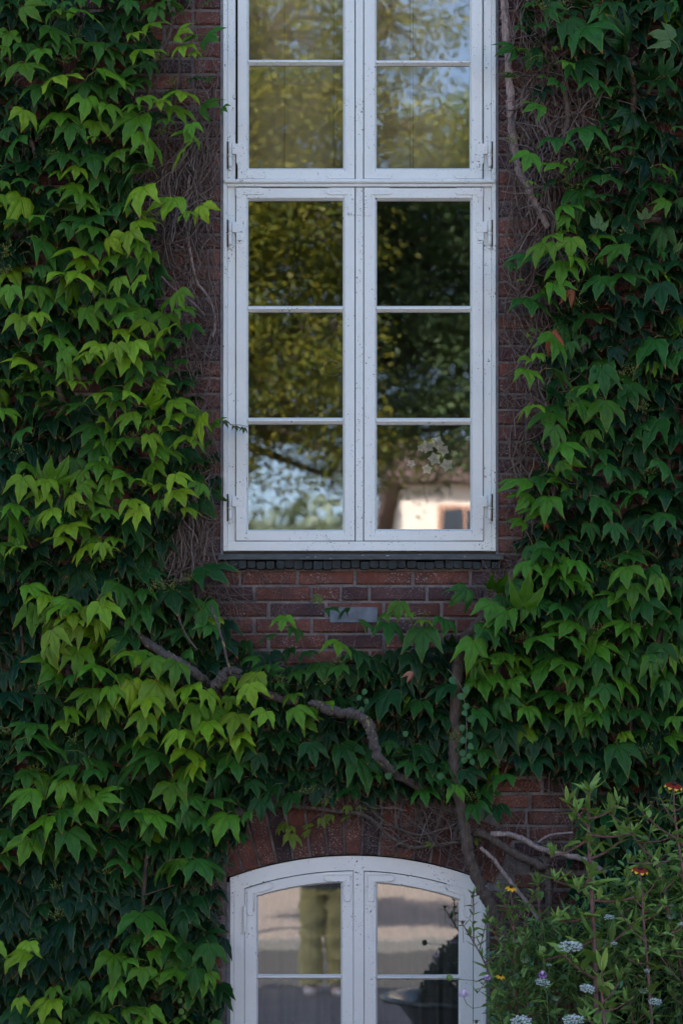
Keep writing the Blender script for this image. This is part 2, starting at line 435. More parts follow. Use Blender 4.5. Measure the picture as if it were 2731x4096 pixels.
# bricks: a few shapes shared; each one in sight is an object, the rest one part
def brick_template(L, H, Dp, seed):
    r = random.Random(seed); nx = 3
    vs = []; fs = []
    xs = [-L / 2, -L / 2 + .006] + [L * (i / nx - .5) for i in range(1, nx)] + [L / 2 - .006, L / 2]
    zs = [-H / 2, -H / 2 + .006, H / 2 - .006, H / 2]
    for j, z in enumerate(zs):
        for i, x in enumerate(xs):
            edge = i in (0, len(xs) - 1) or j in (0, 3)
            vs.append((x + r.uniform(-.0016, .0016), (.005 + r.uniform(0, .003)) if edge else r.uniform(-.0018, .0022), z + r.uniform(-.0016, .0016)))
    n = len(xs)
    for j in range(3):
        for i in range(n - 1): fs.append([j * n + i, j * n + i + 1, (j + 1) * n + i + 1, (j + 1) * n + i])
    ring = [i for i in range(n)] + [n * j + n - 1 for j in (1, 2)] + [3 * n + i for i in range(n - 1, -1, -1)] + [n * 2, n]
    b = len(vs)
    for k in ring: vs.append((vs[k][0], Dp, vs[k][2]))
    for k in range(len(ring)):
        k2 = (k + 1) % len(ring); fs.append([ring[k2], ring[k], b + k, b + k2])
    return vs, fs
BR = random.Random(5)
def brick_col(px, py):
    t = BR.random(); v = BR.uniform(.8, 1.2)
    if t < .42: c = (.165, .064, .048)
    elif t < .68: c = (.135, .056, .043)
    elif t < .86: c = (.088, .048, .052)
    elif t < .95: c = (.075, .048, .055)
    else: c = (.22, .085, .06)
    return tuple(x * v for x in c)
COURSE = 64.0; BASE = 2311.0 - 32
W_ST, W_HD, J = 219.0, 104.0, 11.0
cells = []      # (px centre, py centre, width px)
kk0 = int((WZ(0) - HTOP) / (COURSE * S)) - 2
for k in range(-110, 40):
    py = BASE + k * COURSE + COURSE / 2
    z = WZ(py)
    if z > HTOP - .04 or z < -.02: continue
    # intervals free of openings
    segs = [(-5360.0, 8090.0)]
    def cut(segs, a, b):
        o = []
        for (p, q) in segs:
            if b <= p or a >= q: o.append((p, q)); continue
            if a > p: o.append((p, a))
            if b < q: o.append((b, q))
        return o
    if WIN['y0'] < py < WIN['y1'] + 16: segs = cut(segs, WIN['x0'], WIN['x1'])
    if py < LOW['y1']:
        # arch of upright bricks over the lower window
        y = py
        if y > 3160:
            ro = R_ARC + 232
            cyc = LOW['top'] + R_ARC
            if y < cyc - 1:
                t = ro * ro - (cyc - (y + 20)) ** 2
                if t > 0:
                    hw = min(math.sqrt(t), LOW['half'] + 64 if y < 3560 else LOW['half'])
                    segs = cut(segs, LOW['cx'] - hw, LOW['cx'] + hw)
            if y > 3480: segs = cut(segs, LOW['x0'], LOW['x1'])
    brr = random.Random(k * 13 + 7)
    for (p, q) in segs:
        # lay outwards from openings so that whole bricks meet the reveal
        L = q - p; x = p + (0 if abs(p - WIN['x1']) < 5 or abs(q - WIN['x0']) < 5 or abs(p - LOW['x1']) < 5 else (k % 2) * 57.5 + (115 if k % 3 == 0 else 0)); seq = k % 2
        first = True
        runs = []
        while x < q - 30:
            if first and seq: wd = W_HD
            else: wd = W_ST if brr.random() < .62 else W_HD
            first = False
            if x + wd + 40 > q: wd = q - x
            runs.append((x, wd)); x += wd + J
        if abs(q - WIN['x0']) < 40 or abs(q - LOW['x0']) < 5: runs = [(p + q - a - wd, wd) for a, wd in runs]
        for a, wd in runs: cells.append((a + wd / 2, py, wd))
def seen_brick(px, py, wd):
    if not (-60 < py < 4120): return 0
    d = 0
    if py < 2260:
        if 700 < px < 890: d = 3 if px > 770 else 2
        if 1985 < px < 2150: d = 3
    elif py < 2800: 
        if 820 < px < 1960: d = 3 if py < 2700 else 1
        if 1960 <= px < 2100 and py < 2500: d = 2
    if 3080 < py < 3420 and 2020 < px < 2290: d = 2
    if 3250 < py < 3420 and 850 < px < 2100: d = 2
    if py >= 3420 and (700 < px < 915): d = 3
    if py >= 3420 and (1950 < px < 2200): d = 1
    return d
cand = sorted(cells, key=lambda c: -seen_brick(*c))
shown = [c for c in cand if seen_brick(*c) > 0][:278]; shown_set = set(shown)
tmpl = {}
def brick_mesh(wd, seed):
    key = (round(wd / 8), seed)
    if key not in tmpl:
        vs, fs = brick_template(round(wd / 8) * 8 * S, (COURSE - J) * S, .02, hash(key) % 1000)
        mbk = MB(); mbk.add(vs, fs); tmpl[key] = mbk.mesh('brick', M['brick'])
    return tmpl[key]
for (px, py, wd) in shown:
    o = bpy.data.objects.new('brick', brick_mesh(wd, BR.randrange(4))); link(o, house)
    o.location = (WX(px), BR.uniform(-.0025, .003), WZ(py)); o.color = (*brick_col(px, py), 1)
    o.rotation_euler = (BR.uniform(-.012, .012), BR.uniform(-.006, .006), BR.uniform(-.012, .012))
V = []; F = []; COL = []
for c in cells:
    if c in shown_set: continue
    px, py, wd = c; x, z = WX(px), WZ(py); hw = wd * S / 2; hh = (COURSE - J) * S / 2; b = len(V); dy = BR.uniform(-.002, .003)
    V += [(x - hw, .02, z - hh), (x + hw, .02, z - hh), (x + hw, .02, z + hh), (x - hw, .02, z + hh),
          (x - hw + .003, dy, z - hh + .003), (x + hw - .003, dy, z - hh + .003), (x + hw - .003, dy, z + hh - .003), (x - hw + .003, dy, z + hh - .003)]
    F += [[b + 4, b + 5, b + 6, b + 7], [b, b + 1, b + 5, b + 4], [b + 1, b + 2, b + 6, b + 5], [b + 2, b + 3, b + 7, b + 6], [b + 3, b, b + 4, b + 7]]
    COL += [brick_col(px, py)] * 8
me = mesh_np('brick_remainder', V, F, M['brick_s'], col=np.array(COL), smooth=False)
o = bpy.data.objects.new('brickwork', me); link(o, house); tag(o, kind='stuff')
# flat arch bricks standing on end
nv = 17; a_half = math.asin((LOW['half'] + 40) / R_ARC)
for i in range(nv):
    a0 = -a_half + 2 * a_half * i / nv; a1 = -a_half + 2 * a_half * (i + 1) / nv; g = 5.0 / R_ARC
    cxp, cyp = LOW['cx'], LOW['top'] + R_ARC
    r0, r1 = R_ARC + BR.uniform(-3, 4), R_ARC + 218 + BR.uniform(-6, 3)
    P = [(cxp + r * math.sin(a), cyp - r * math.cos(a)) for r, a in ((r0, a0 + g), (r0, a1 - g), (r1, a1 - g), (r1, a0 + g))]
    c = (sum(p[0] for p in P) / 4, sum(p[1] for p in P) / 4)
    b = MB(); b.prism([(WX(x) - WX(c[0]), WZ(y) - WZ(c[1])) for x, y in P], .003, .06)
    pin = [((p[0] - c[0]) * .93 * S, -(p[1] - c[1]) * .965 * S) for p in P]
    n = 4; b.v += [(x, -.002 + BR.uniform(-.001, .001), z) for x, z in pin]
    base = 8
    b.f[0] = [8, 9, 10, 11]
    for q_ in range(4): b.f.append([q_, (q_ + 1) % 4, 8 + (q_ + 1) % 4, 8 + q_]); b.mi.append(0); b.sm.append(False)
    o = b.build('brick', M['brick'], house, (WX(c[0]), BR.uniform(-.004, .004), WZ(c[1])))
    k = brick_col(*c); o.color = (k[0] * .8, k[1] * .8, k[2] * .8, 1)

# ------------------------------------------------------------------ tall window
def PB(mb, x0, x1, y0, y1, d0, d1, bev=.002, mi=0):
    """box from photograph columns x0..x1 and rows y0..y1, front d0 and back d1 (metres behind the wall face)"""
    return mb.box(WX(x0), WX(x1), d0, d1, WZ(y1), WZ(y0), mi, bev)

def make_pane(parent, x0, x1, y0, y1, d, mat, top=None):
    """slightly wavy sheet of old glass with real thickness"""
    mb = MB(); nx, nz = 8, 10; vs = []; fs = []
    tilt = BR.uniform(-.0008, .0008), BR.uniform(-.0008, .0008)
    for j in range(nz + 1):
        for i in range(nx + 1):
            px = x0 + (x1 - x0) * i / nx
            yt = y0 if top is None else top(px)
            py = yt + (y1 - yt) * j / nz
            vs.append((WX(px), d, WZ(py)))
    for j in range(nz):
        for i in range(nx): a = j * (nx + 1) + i; fs.append([a, a + nx + 1, a + nx + 2, a + 1])
    mb.add(vs, fs, 0, True)
    return mb.build('pane', mat, parent)

def L_plate(parent, cx, cy, sx, sy, lx=112, ly=112, w=27, mat='paint', outline=False, d=-.0042, screws=True, slope=0.0):
    """corner plate; cx,cy = outer corner pixel, sx,sy = direction of the arms"""
    pts = [(0, 0), (lx - w * .35, 0), (lx, w * .4), (lx, w * .7), (lx - w * .35, w), (w, w), (w, ly - w * .35), (w * .7, ly), (w * .4, ly), (0, ly - w * .35)]
    poly = [(WX(cx + sx * a), WZ(cy + sy * b - slope * a)) for a, b in pts]
    if sx * sy < 0: poly = poly[::-1]
    mb = MB(); mb.prism(poly, d, .004)
    if screws:
        for a, b in ((lx - w * .6, w * .5), (lx * .52, w * .5), (w * .5, ly * .52), (w * .5, ly - w * .6)):
            mb.disc((WX(cx + sx * a), d, WZ(cy + sy * b - slope * a)), 4.6 * S, n=10, t=.0014)
    return mb.build('corner_plate', M[mat], parent)

def hinge(parent, x, y, side, mat='paint'):
    """x: barrel column, y: row of the top of the leaf plate, side: +1 sash lies to the right"""
    mb = MB(); s = side
    xs = lambda a, b: (min(x + s * a, x + s * b), max(x + s * a, x + s * b))
    a, b = xs(8, 54); PB(mb, a, b, y, y + 42, -.004, .006, .0015)
    a, b = xs(24, 52); PB(mb, a, b, y + 42, y + 78, -.0030, .006, .0015)
    a, b = xs(28, 48); PB(mb, a, b, y + 72, y + 86, -.0030, .006, .0015)
    mb.tube([(WX(x), -.009, WZ(y - 3)), (WX(x), -.009, WZ(y + 46))], 7.2 * S, 10)
    mb.tube([(WX(x), -.009, WZ(y + 46)), (WX(x), -.009, WZ(y + 54))], 9.0 * S, 10)
    mb.tube([(WX(x), -.009, WZ(y + 54)), (WX(x), -.009, WZ(y + 58)), (WX(x), -.009, WZ(y + 88)), (WX(x), -.009, WZ(y + 96))], [6 * S, 7.4 * S, 7.0 * S, 3.6 * S], 10)
    mb.ball((WX(x), -.007, WZ(y + 105)), 6 * S, 8, 5)
    for q_ in (12, 30): mb.disc((WX(x + s * 34), -.004, WZ(y + q_)), 3.6 * S, n=8, t=.001)
    a, b = xs(-13, -8); PB(mb, a, b, y - 8, y + 100, -.0006 - .004, .0075, 0.0, 1)  # dark strip painting the shaded gap beside the barrel
    return mb.build('hinge', [M[mat], M['dark']], parent)

def sash(win, x0, x1, y0, y1, g, bars, glassmat, mat='paint', plates=(), hinges=(), face=.000, depth=.045):
    """one casement: frame rails with the glass opening g=(gx0,gx1,gy0,gy1) and glazing bar rows"""
    gx0, gx1, gy0, gy1 = g
    mb = MB(); f = face; e = 7
    PB(mb, x0, gx0 - e, y0, y1, f, depth); PB(mb, gx1 + e, x1, y0, y1, f, depth)
    PB(mb, gx0 - e + .6, gx1 + e - .6, y0, gy0 - e, f + .0006, depth); PB(mb, gx0 - e + .6, gx1 + e - .6, gy1 + e, y1, f + .0006, depth)
    # chamfered glazing rebate
    def cham(ax, ay, bx, by, nx, ny):
        p = [(ax, ay), (bx, by)]
        a0 = Vector((WX(ax), f + .002, WZ(ay))); b0 = Vector((WX(bx), f + .002, WZ(by)))
        ia = (ax + nx[0] * e, ay + nx[1] * e); ib = (bx + ny[0] * e, by + ny[1] * e)
        a1 = Vector((WX(ia[0]), f + .014, WZ(ia[1]))); b1 = Vector((WX(ib[0]), f + .014, WZ(ib[1])))
        a2 = Vector((a1.x, f + .024, a1.z)); b2 = Vector((b1.x, f + .024, b1.z))
        mb.add([a0, b0, b1, a1, b2, a2], [[0, 1, 2, 3], [3, 2, 4, 5]])
    cham(gx0 - e, gy0 - e, gx1 + e, gy0 - e, (1, 1), (-1, 1)); cham(gx1 + e, gy0 - e, gx1 + e, gy1 + e, (-1, 1), (-1, -1))
    cham(gx1 + e, gy1 + e, gx0 - e, gy1 + e, (-1, -1), (1, -1)); cham(gx0 - e, gy1 + e, gx0 - e, gy0 - e, (1, -1), (1, 1))
    so = mb.build('sash', M[mat], win)
    rows = [gy0] + [v for b in bars for v in b] + [gy1]
    for (b0, b1) in bars:
        m2 = MB(); zt, zb = WZ(b0), WZ(b1); zm0 = zt - (zt - zb) * .34; zm1 = zt - (zt - zb) * .62
        xa, xb = WX(gx0 - 2), WX(gx1 + 2)
        prof = [(f + .020, zt), (f + .003, zm0), (f + .003, zm1), (f + .016, zb), (f + .028, zb), (f + .028, zt)]
        n = len(prof); vs = [(xa, y, z) for y, z in prof] + [(xb, y, z) for y, z in prof]
        m2.add(vs, [[i, (i + 1) % n, n + (i + 1) % n, n + i] for i in range(n)] + [list(range(n))[::-1], list(range(n, 2 * n))])
        m2.build('glazing_bar', M[mat], so)
    for i in range(0, len(rows), 2): make_pane(so, gx0 - 3, gx1 + 3, rows[i] - 3, rows[i + 1] + 3, f + .021, glassmat)
    for p in plates: L_plate(so, *p)
    for h in hinges: hinge(so, *h, mat)
    return so

tall = thing('casement_window', 'tall white casement window with flaking paint, reflecting trees, above the dark sill', 'window', (0, 0, 0))
mb = MB()
FD = .075
for (a, b, d) in ((893, 909, -.004), (909.4, 941.5, .007)):       # left post, stepped
    PB(mb, a, b, -290, 2205, d, FD)
for (a, b, d) in ((1966, 1982, -.004), (1933.5, 1965.6, .007)):
    PB(mb, a, b, -290, 2205, d, FD)
PB(mb, 1421.6, 1452.6, -228, 717, .0035, FD); PB(mb, 1421.6, 1452.6, 749, 2163, .0035, FD)
PB(mb, 909.5, 1965.5, -288, -232, .0015, FD)
PB(mb, 909.5, 1965.5, 2166, 2204, -.003, FD)
mb.build('frame', M['paint'], tall)
mb = MB(); PB(mb, 896, 1979, 719, 735, -.016, FD - .003, .004); PB(mb, 909, 1966, 735.3, 747, -.005, FD - .003)
mb.build('transom', M['paint'], tall)
sash(tall, 951, 1418, -230, 716, (995, 1372, -182, 669), ((232, 256),), M['glassU'],
     plates=((952, 715, 1, -1), (1418, 715, -1, -1)), hinges=((921, 575, 1),))
sash(tall, 1456, 1928, -230, 716, (1506, 1878, -182, 669), ((234, 258),), M['glassU'],
     plates=((1456, 715, 1, -1), (1927, 715, -1, -1)), hinges=((1957, 575, -1),))
sash(tall, 944.5, 1418, 752, 2163, (993, 1371, 799, 2117), ((1219, 1245), (1667, 1694)), M['glassT'],
     plates=((944, 752, 1, 1, 112, 40, 27, 'paint', False, -.0036, False), (1418, 752, -1, 1), (944, 2162, 1, -1, 112, 170, 27, 'paint', False, -.0032, False), (1418, 2162, -1, -1, 112, 112, 27, 'paint', False, -.0032, False)),
     hinges=((921, 888, 1), (921, 1985, 1)))
sash(tall, 1456, 1930.5, 752, 2163, (1507, 1881, 799, 2115), ((1219, 1245), (1668, 1696)), M['glassT'],
     plates=((1456, 752, 1, 1), (1931, 752, -1, 1, 112, 40, 27, 'paint', False, -.0036, False), (1456, 2162, 1, -1, 112, 112, 27, 'paint', False, -.0032, False), (1931, 2162, -1, -1, 112, 170, 27, 'paint', False, -.0032, False)),
     hinges=((1957, 888, -1), (1957, 1985, -1)))
# grey joint at both sides, dark gap and the sill
for (a, b) in ((882.5, 892.6), (1982.4, 1991.5)):
    m2 = MB(); PB(m2, a, b, -299, 2222, .002, FD, 0.0); m2.build('joint_strip', M['strip'], tall)
m2 = MB(); PB(m2, 893, 1982, 2206, 2224, .012, FD, 0.0); m2.build('gap_shade_strip', M['dark'], tall)  # added strip; its dark colour stands for shade above the sill
m2 = MB(); x0, x1 = WX(874), WX(2008); zt, zb = WZ(2222), WZ(2243)
prof = [(-.045, zb), (-.048, zt - .006), (-.040, zt), (.07, zt + .012), (.07, zb)]
n = len(prof); vs = [(x0, y, z) for y, z in prof] + [(x1, y, z) for y, z in prof]
m2.add(vs, [[i, n + i, n + (i + 1) % n, (i + 1) % n] for i in range(n)] + [list(range(n)), list(range(2 * n - 1, n - 1, -1))])
sl = m2.build('sill', M['sill'], tall)
tm = MB(); tm.prism([(-17.6 * S, 14 * S), (-17.6 * S, -9 * S), (-12 * S, -16 * S), (8 * S, -17 * S), (17.6 * S, -12 * S), (17.6 * S, 14 * S)], -.030, .0); tme = tm.mesh('tile', M['slate'])
for i in range(30):
    o = bpy.data.objects.new('tile', tme); link(o, sl); px = 897 + i * 37.3
    o.location = (WX(px + BR.uniform(-2, 2)), BR.uniform(-.004, .004), WZ(2261 + BR.uniform(-2, 3))); o.rotation_euler = (BR.uniform(-.08, .05), BR.uniform(-.04, .04), BR.uniform(-.03, .03))
    o.scale = (BR.uniform(.88, 1.02), 1, BR.uniform(.85, 1.1))

# red round mark stamped on the right sash
def ring(mb, c, r, t, d, mi=0, n=20):
    vs = []
    for rr in (r - t, r + t):
        for k in range(n): a = 2 * math.pi * k / n; vs.append((c[0] + rr * math.cos(a), d, c[1] + rr * math.sin(a)))
    mb.add(vs, [[k, (k + 1) % n, n + (k + 1) % n, n + k] for k in range(n)], mi)
m2 = MB(); c = (WX(1475.5), WZ(2086)); ring(m2, c, 6.5 * S, .7 * S, -.0010)
for (a, b, e_, f_) in ((-10, 10, -.7, .7), (-.7, .7, -10, -.8), (-.7, .7, .8, 10)):
    m2.add([(c[0] + a * S, -.0012, c[1] + e_ * S), (c[0] + b * S, -.0012, c[1] + e_ * S), (c[0] + b * S, -.0012, c[1] + f_ * S), (c[0] + a * S, -.0012, c[1] + f_ * S)], [[0, 1, 2, 3]])
m2.build('red_mark', simple('faded_red_print', (.40, .12, .12), .6), tall)

# ------------------------------------------------------------------ lower arched window
low = thing('casement_window', 'arched white casement window with pale curtains below the vine branches', 'window', (0, 0, 0))
def arc_band(x0, x1, off0, off1, d0, d1, n=14, ybot=None):
    """solid following the arch between two insets; straight bottom row ybot if given"""
    vs = []; fs = []
    for i in range(n + 1):
        px = x0 + (x1 - x0) * i / n; yt = arc_y(px, off0); yb = arc_y(px, off1) if ybot is None else ybot
        for d in (d0, d1):
            vs.append((WX(px), d, WZ(yt))); vs.append((WX(px), d, WZ(yb)))
    for i in range(n):
        a = 4 * i; b = a + 4
        fs += [[a, a + 1, b + 1, b], [a + 2, b + 2, b + 3, a + 3], [a, b, b + 2, a + 2], [a + 1, a + 3, b + 3, b + 1]]
    fs += [[0, 2, 3, 1], [4 * n, 4 * n + 1, 4 * n + 3, 4 * n + 2]]
    return vs, fs
LF = .012
mb = MB()
mb.add(*arc_band(920, 1944, 6, 64, LF - .002, .08, 24))
PB(mb, 920, 936, 3520, 4560, LF - .010, .08); PB(mb, 936.3, 977, 3530, 4560, LF, .08)
PB(mb, 1928, 1944, 3520, 4560, LF - .010, .08); PB(mb, 1894, 1927.7, 3530, 4560, LF, .08)
PB(mb, 1414, 1455, 3470, 4540, LF - .004, .08); PB(mb, 936, 1928, 4525, 4562, LF - .003, .08)
mb.build('frame', M['paint2'], low)
def arched_sash(x0, x1, g, bars, hx, hs):
    gx0, gx1, gy1 = g; f = LF + .001; mb = MB(); e = 7; y1 = 4520
    OF, OG = 68, 114
    def side(a, b): mb.add(*arc_band(a, b, OF, 0, f, .06, 3, y1))
    side(x0, gx0 - e); side(gx1 + e, x1)
    mb.add(*arc_band(gx0 - e + .5, gx1 + e - .5, OF, OG - e, f + .0006, .06, 12))
    PB(mb, gx0 - e + .5, gx1 + e - .5, gy1 + e, y1, f + .0006, .06)
    # rebate
    for (xa, xb, rr) in ((gx0 - e, gx0, 1), (gx1 + e, gx1, -1)):
        ya, yb = arc_y(xa, OG - e), gy1 + e
        a0 = [(WX(xa), f + .002, WZ(ya)), (WX(xa), f + .002, WZ(yb)), (WX(xb), f + .014, WZ(yb - e)), (WX(xb), f + .014, WZ(ya + e)), (WX(xb), f + .026, WZ(yb - e)), (WX(xb), f + .026, WZ(ya + e))]
        mb.add(a0, [[0, 1, 2, 3], [3, 2, 4, 5]])
    n = 12; vs = []; fs = []
    for i in range(n + 1):
        px = gx0 - e + (gx1 - gx0 + 2 * e) * i / n; pi = gx0 + (gx1 - gx0) * i / n
        vs += [(WX(px), f + .002, WZ(arc_y(px, OG - e))), (WX(pi), f + .014, WZ(arc_y(pi, OG))), (WX(pi), f + .026, WZ(arc_y(pi, OG)))]
    for i in range(n): a = 3 * i; fs += [[a, a + 1, a + 4, a + 3], [a + 1, a + 2, a + 5, a + 4]]
    mb.add(vs, fs)
    mb.add([(WX(gx0 - e), f + .002, WZ(gy1 + e)), (WX(gx1 + e), f + .002, WZ(gy1 + e)), (WX(gx1), f + .014, WZ(gy1)), (WX(gx0), f + .014, WZ(gy1))], [[0, 1, 2, 3]])
    so = mb.build('sash', M['paint2'], low)
    tops = [None] + [b[1] for b in bars]; bots = [b[0] for b in bars] + [gy1]
    for (b0, b1) in bars:
        m2 = MB(); zt, zb = WZ(b0), WZ(b1); zm0 = zt - (zt - zb) * .34; zm1 = zt - (zt - zb) * .62
        prof = [(f + .020, zt), (f + .003, zm0), (f + .003, zm1), (f + .016, zb), (f + .028, zb), (f + .028, zt)]
        k = len(prof); xa, xb = WX(gx0 - 2), WX(gx1 + 2); vs = [(xa, y, z) for y, z in prof] + [(xb, y, z) for y, z in prof]
        m2.add(vs, [[i, (i + 1) % k, k + (i + 1) % k, k + i] for i in range(k)] + [list(range(k))[::-1], list(range(k, 2 * k))])
        m2.build('glazing_bar', M['paint2'], so)
    for t, b in zip(tops, bots):
        make_pane(so, gx0 - 3, gx1 + 3, t or 0, b + 3, f + .022, M['glassB'], top=(lambda px: arc_y(px, OG - 3)) if t is None else None)
    return so, f
so, f = arched_sash(979, 1412, (1031, 1363, 4470), ((3899, 3920), (4190, 4212)), 979, 1)
def groove_plate(so, P, w=13, d=-.003):
    """raised outline of a corner plate along a pixel path"""
    pts = [Vector((WX(x), LF + .001, WZ(y))) for x, y in P]
    left = []; right = []
    for i, p in enumerate(P):
        a = P[max(i - 1, 0)]; b = P[min(i + 1, len(P) - 1)]
        if 0 < i < len(P) - 1:
            d1 = Vector((P[i][0] - a[0], P[i][1] - a[1])).normalized(); d2 = Vector((b[0] - P[i][0], b[1] - P[i][1])).normalized()
            n1 = Vector((-d1.y, d1.x)); n2 = Vector((-d2.y, d2.x)); n = (n1 + n2); n /= max(n.dot(n1), .3)
        else:
            dd = Vector((b[0] - a[0], b[1] - a[1])).normalized(); n = Vector((-dd.y, dd.x))
        left.append((p[0] + n.x * w, p[1] + n.y * w)); right.append((p[0] - n.x * w, p[1] - n.y * w))
    def cap(p, q, c, o_):
        mx = (p[0] + q[0]) / 2, (p[1] + q[1]) / 2; dv = Vector((mx[0] - o_[0], mx[1] - o_[1])).normalized() * w
        return [(mx[0] + dv.x + (p[0] - mx[0]) * .5, mx[1] + dv.y + (p[1] - mx[1]) * .5), (mx[0] + dv.x + (q[0] - mx[0]) * .5, mx[1] + dv.y + (q[1] - mx[1]) * .5)]
    loop = left + cap(left[-1], right[-1], P[-1], P[-2]) + right[::-1] + cap(right[0], left[0], P[0], P[1])
    mb = MB(); poly = [(WX(x), WZ(y)) for x, y in loop]
    mb.prism(poly, LF - .0016, LF + .004)
    # bead round the rim
    mb.tube([(x, LF - .0016, z) for x, z in poly] + [(poly[0][0], LF - .0016, poly[0][1])], 3.0 * S, 6)
    for x, y in (P[0], P[-1]): mb.disc((WX(x), LF - .0016, WZ(y)), 4 * S, n=8, t=.001)
    return mb.build('corner_plate', M['paint2'], so)
groove_plate(so, [(1310, 3512), (1389, 3512), (1389, 3592)]); groove_plate(so, [(1002, 3648), (1002, 3566), (1078, 3543)])
PBm = MB(); PBm.tube([(WX(979), LF - .008, WZ(3622)), (WX(979), LF - .008, WZ(3630)), (WX(979), LF - .008, WZ(3722)), (WX(979), LF - .008, WZ(3734))], [3 * S, 7 * S, 7 * S, 3 * S], 10)
PBm.build('hinge', M['paint2'], so)
so, f = arched_sash(1457, 1891, (1510, 1835, 4470), ((3901, 3922), (4190, 4212)), 1891, -1)
groove_plate(so, [(1562, 3512), (1482, 3512), (1482, 3592)]); groove_plate(so, [(1795, 3548), (1868, 3572), (1868, 3655)])
for (a, b) in ((907, 919.5), (1944.5, 1957)):
    m2 = MB(); PB(m2, a, b, 3530, 4590, .006, .08, 0.0); m2.build('joint_strip', M['strip'], low)

# ------------------------------------------------------------------ behind the glass
def cloth(name, x0, x1, y0, y1, d, amp, waves, mat, label, cat):
    mb = MB(); n = 160; vs = []; fs = []
    for i in range(n + 1):
        t = i / n; dd = d + amp * math.sin(t * waves * 2 * math.pi) + amp * .5 * math.sin(t * waves * 4.3 + 1)
        vs += [(WX(x0 + (x1 - x0) * t), dd, WZ(y0)), (WX(x0 + (x1 - x0) * t), dd + amp * .4 * math.sin(i), WZ(y1))]
    fs = [[2 * i, 2 * i + 1, 2 * i + 3, 2 * i + 2] for i in range(n)]
    mb.add(vs, fs, 0, True); o = mb.build(name, mat); tag(o, label, cat)
    sol = o.modifiers.new('s', 'SOLIDIFY'); sol.thickness = .001
    return o
cloth('net_curtain', 900, 1965, 3430, 4560, .30, .012, 17, simple('net_cloth', (.17, .17, .185), .9, 3, .1), 'grey pleated net curtain hanging behind the arched lower window', 'curtain')
for (a, b, side) in ((985, 1385, 'left'), (1495, 1890, 'right')):
    bl = thing('roller_blind', 'pale yellow blind half drawn behind the upper %s sash of the tall window' % side, 'blind', (0, 0, 0))
    m2 = MB(); m2.add([(WX(a), .16, WZ(-250)), (WX(b), .16, WZ(-250)), (WX(b), .16, WZ(632)), (WX(a), .16, WZ(632))], [[0, 3, 2, 1]])
    m2.build('fabric', simple('yellow_blind', (.50, .43, .25), .9, 3, .12), bl)
    for yy in (640, 651, 662):
        m3 = MB(); PB(m3, a, b, yy, yy + 7, .150, .156, .001); m3.build('slat', simple('blind_slat', (.36, .32, .18), .6), bl)
    for xx in ((a + 150), (b - 50 if side == 'left' else a + 163)):
        m3 = MB(); m3.tube([(WX(xx), .148, WZ(-240)), (WX(xx), .148, WZ(655))], .0012, 5); m3.build('cord', M['petiole'], bl)
# ring hanging behind the left sash
m2 = MB(); m2.tube([(WX(1329 + 36 * math.cos(a)), .07, WZ(1458 + 32 * math.sin(a))) for a in np.linspace(0, 2 * math.pi, 28)], 2.3 * S, 6, caps=False)
m2.tube([(WX(1329), .07, WZ(1426)), (WX(1331), .07, WZ(1246))], .0006, 4)
tag(m2.build('hanging_ring', simple('grey_wire', (.16, .17, .2), .4)), 'small grey wire ring hanging behind the middle pane of the left sash', 'ring')
# orchid on the window board
orch = thing('orchid', 'white moth orchid in bloom behind the lower right pane of the tall window', 'orchid', (WX(1780), .16, WZ(2190)))
def og(px, py, d=0.16): return Vector((WX(px) - orch.location.x, d - .16, WZ(py) - orch.location.z))
m2 = MB(); m2.tube([og(1780, 2190), og(1790, 2050), og(1800, 1900), og(1760, 1800), og(1690, 1790), og(1655, 1825)], .0028, 6)
m2.build('stem', simple('orchid_stem', (.10, .16, .05), .5), orch)
m2 = MB(); m2.tube([og(1780, 2240), og(1780, 2170)], [.04, .055], 16); m2.build('pot', simple('white_pot', (.6, .6, .6), .3), orch)
white = simple('orchid_petal', (.72, .74, .72), .5, 30, .05)
def petal_flower(c, r, mat, parent, n=5, name='flower', tilt=0):
    mb = MB(); rr = BR.random()
    for k in range(n):
        a = 2 * math.pi * (k + rr) / n; u = Vector((math.cos(a), 0, math.sin(a))); t = Vector((-math.sin(a), 0, math.cos(a)))
        P = [c, c + u * r * .5 + t * r * .38 + Vector((0, -.006, 0)), c + u * r + Vector((0, .002, 0)), c + u * r * .5 - t * r * .38 + Vector((0, -.006, 0))]
        mb.add(P, [[0, 1, 2], [0, 2, 3]], 0, True)
    mb.ball(c + Vector((0, -.006, 0)), r * .18, 6, 4); return mb.build(name, mat, parent)
for (px, py, r) in ((1650, 1830, 20), (1715, 1760, 30), (1755, 1745, 32), (1745, 1810, 30), (1795, 1835, 30), (1715, 1852, 24), (1782, 1775, 26), (1690, 1765, 18)):
    petal_flower(og(px, py, .15), r * S, white, orch)
# blue-grey plate let into the brickwork
tag(MB().box(WX(1318), WX(1510), -.006, .0, WZ(2491), WZ(2428), bev=.002).build('metal_plate', simple('zinc_plate', (.10, .125, .16), .5, 20, .4, .5)), 'flat blue-grey metal plate set into the bricks below the sill', 'plate')
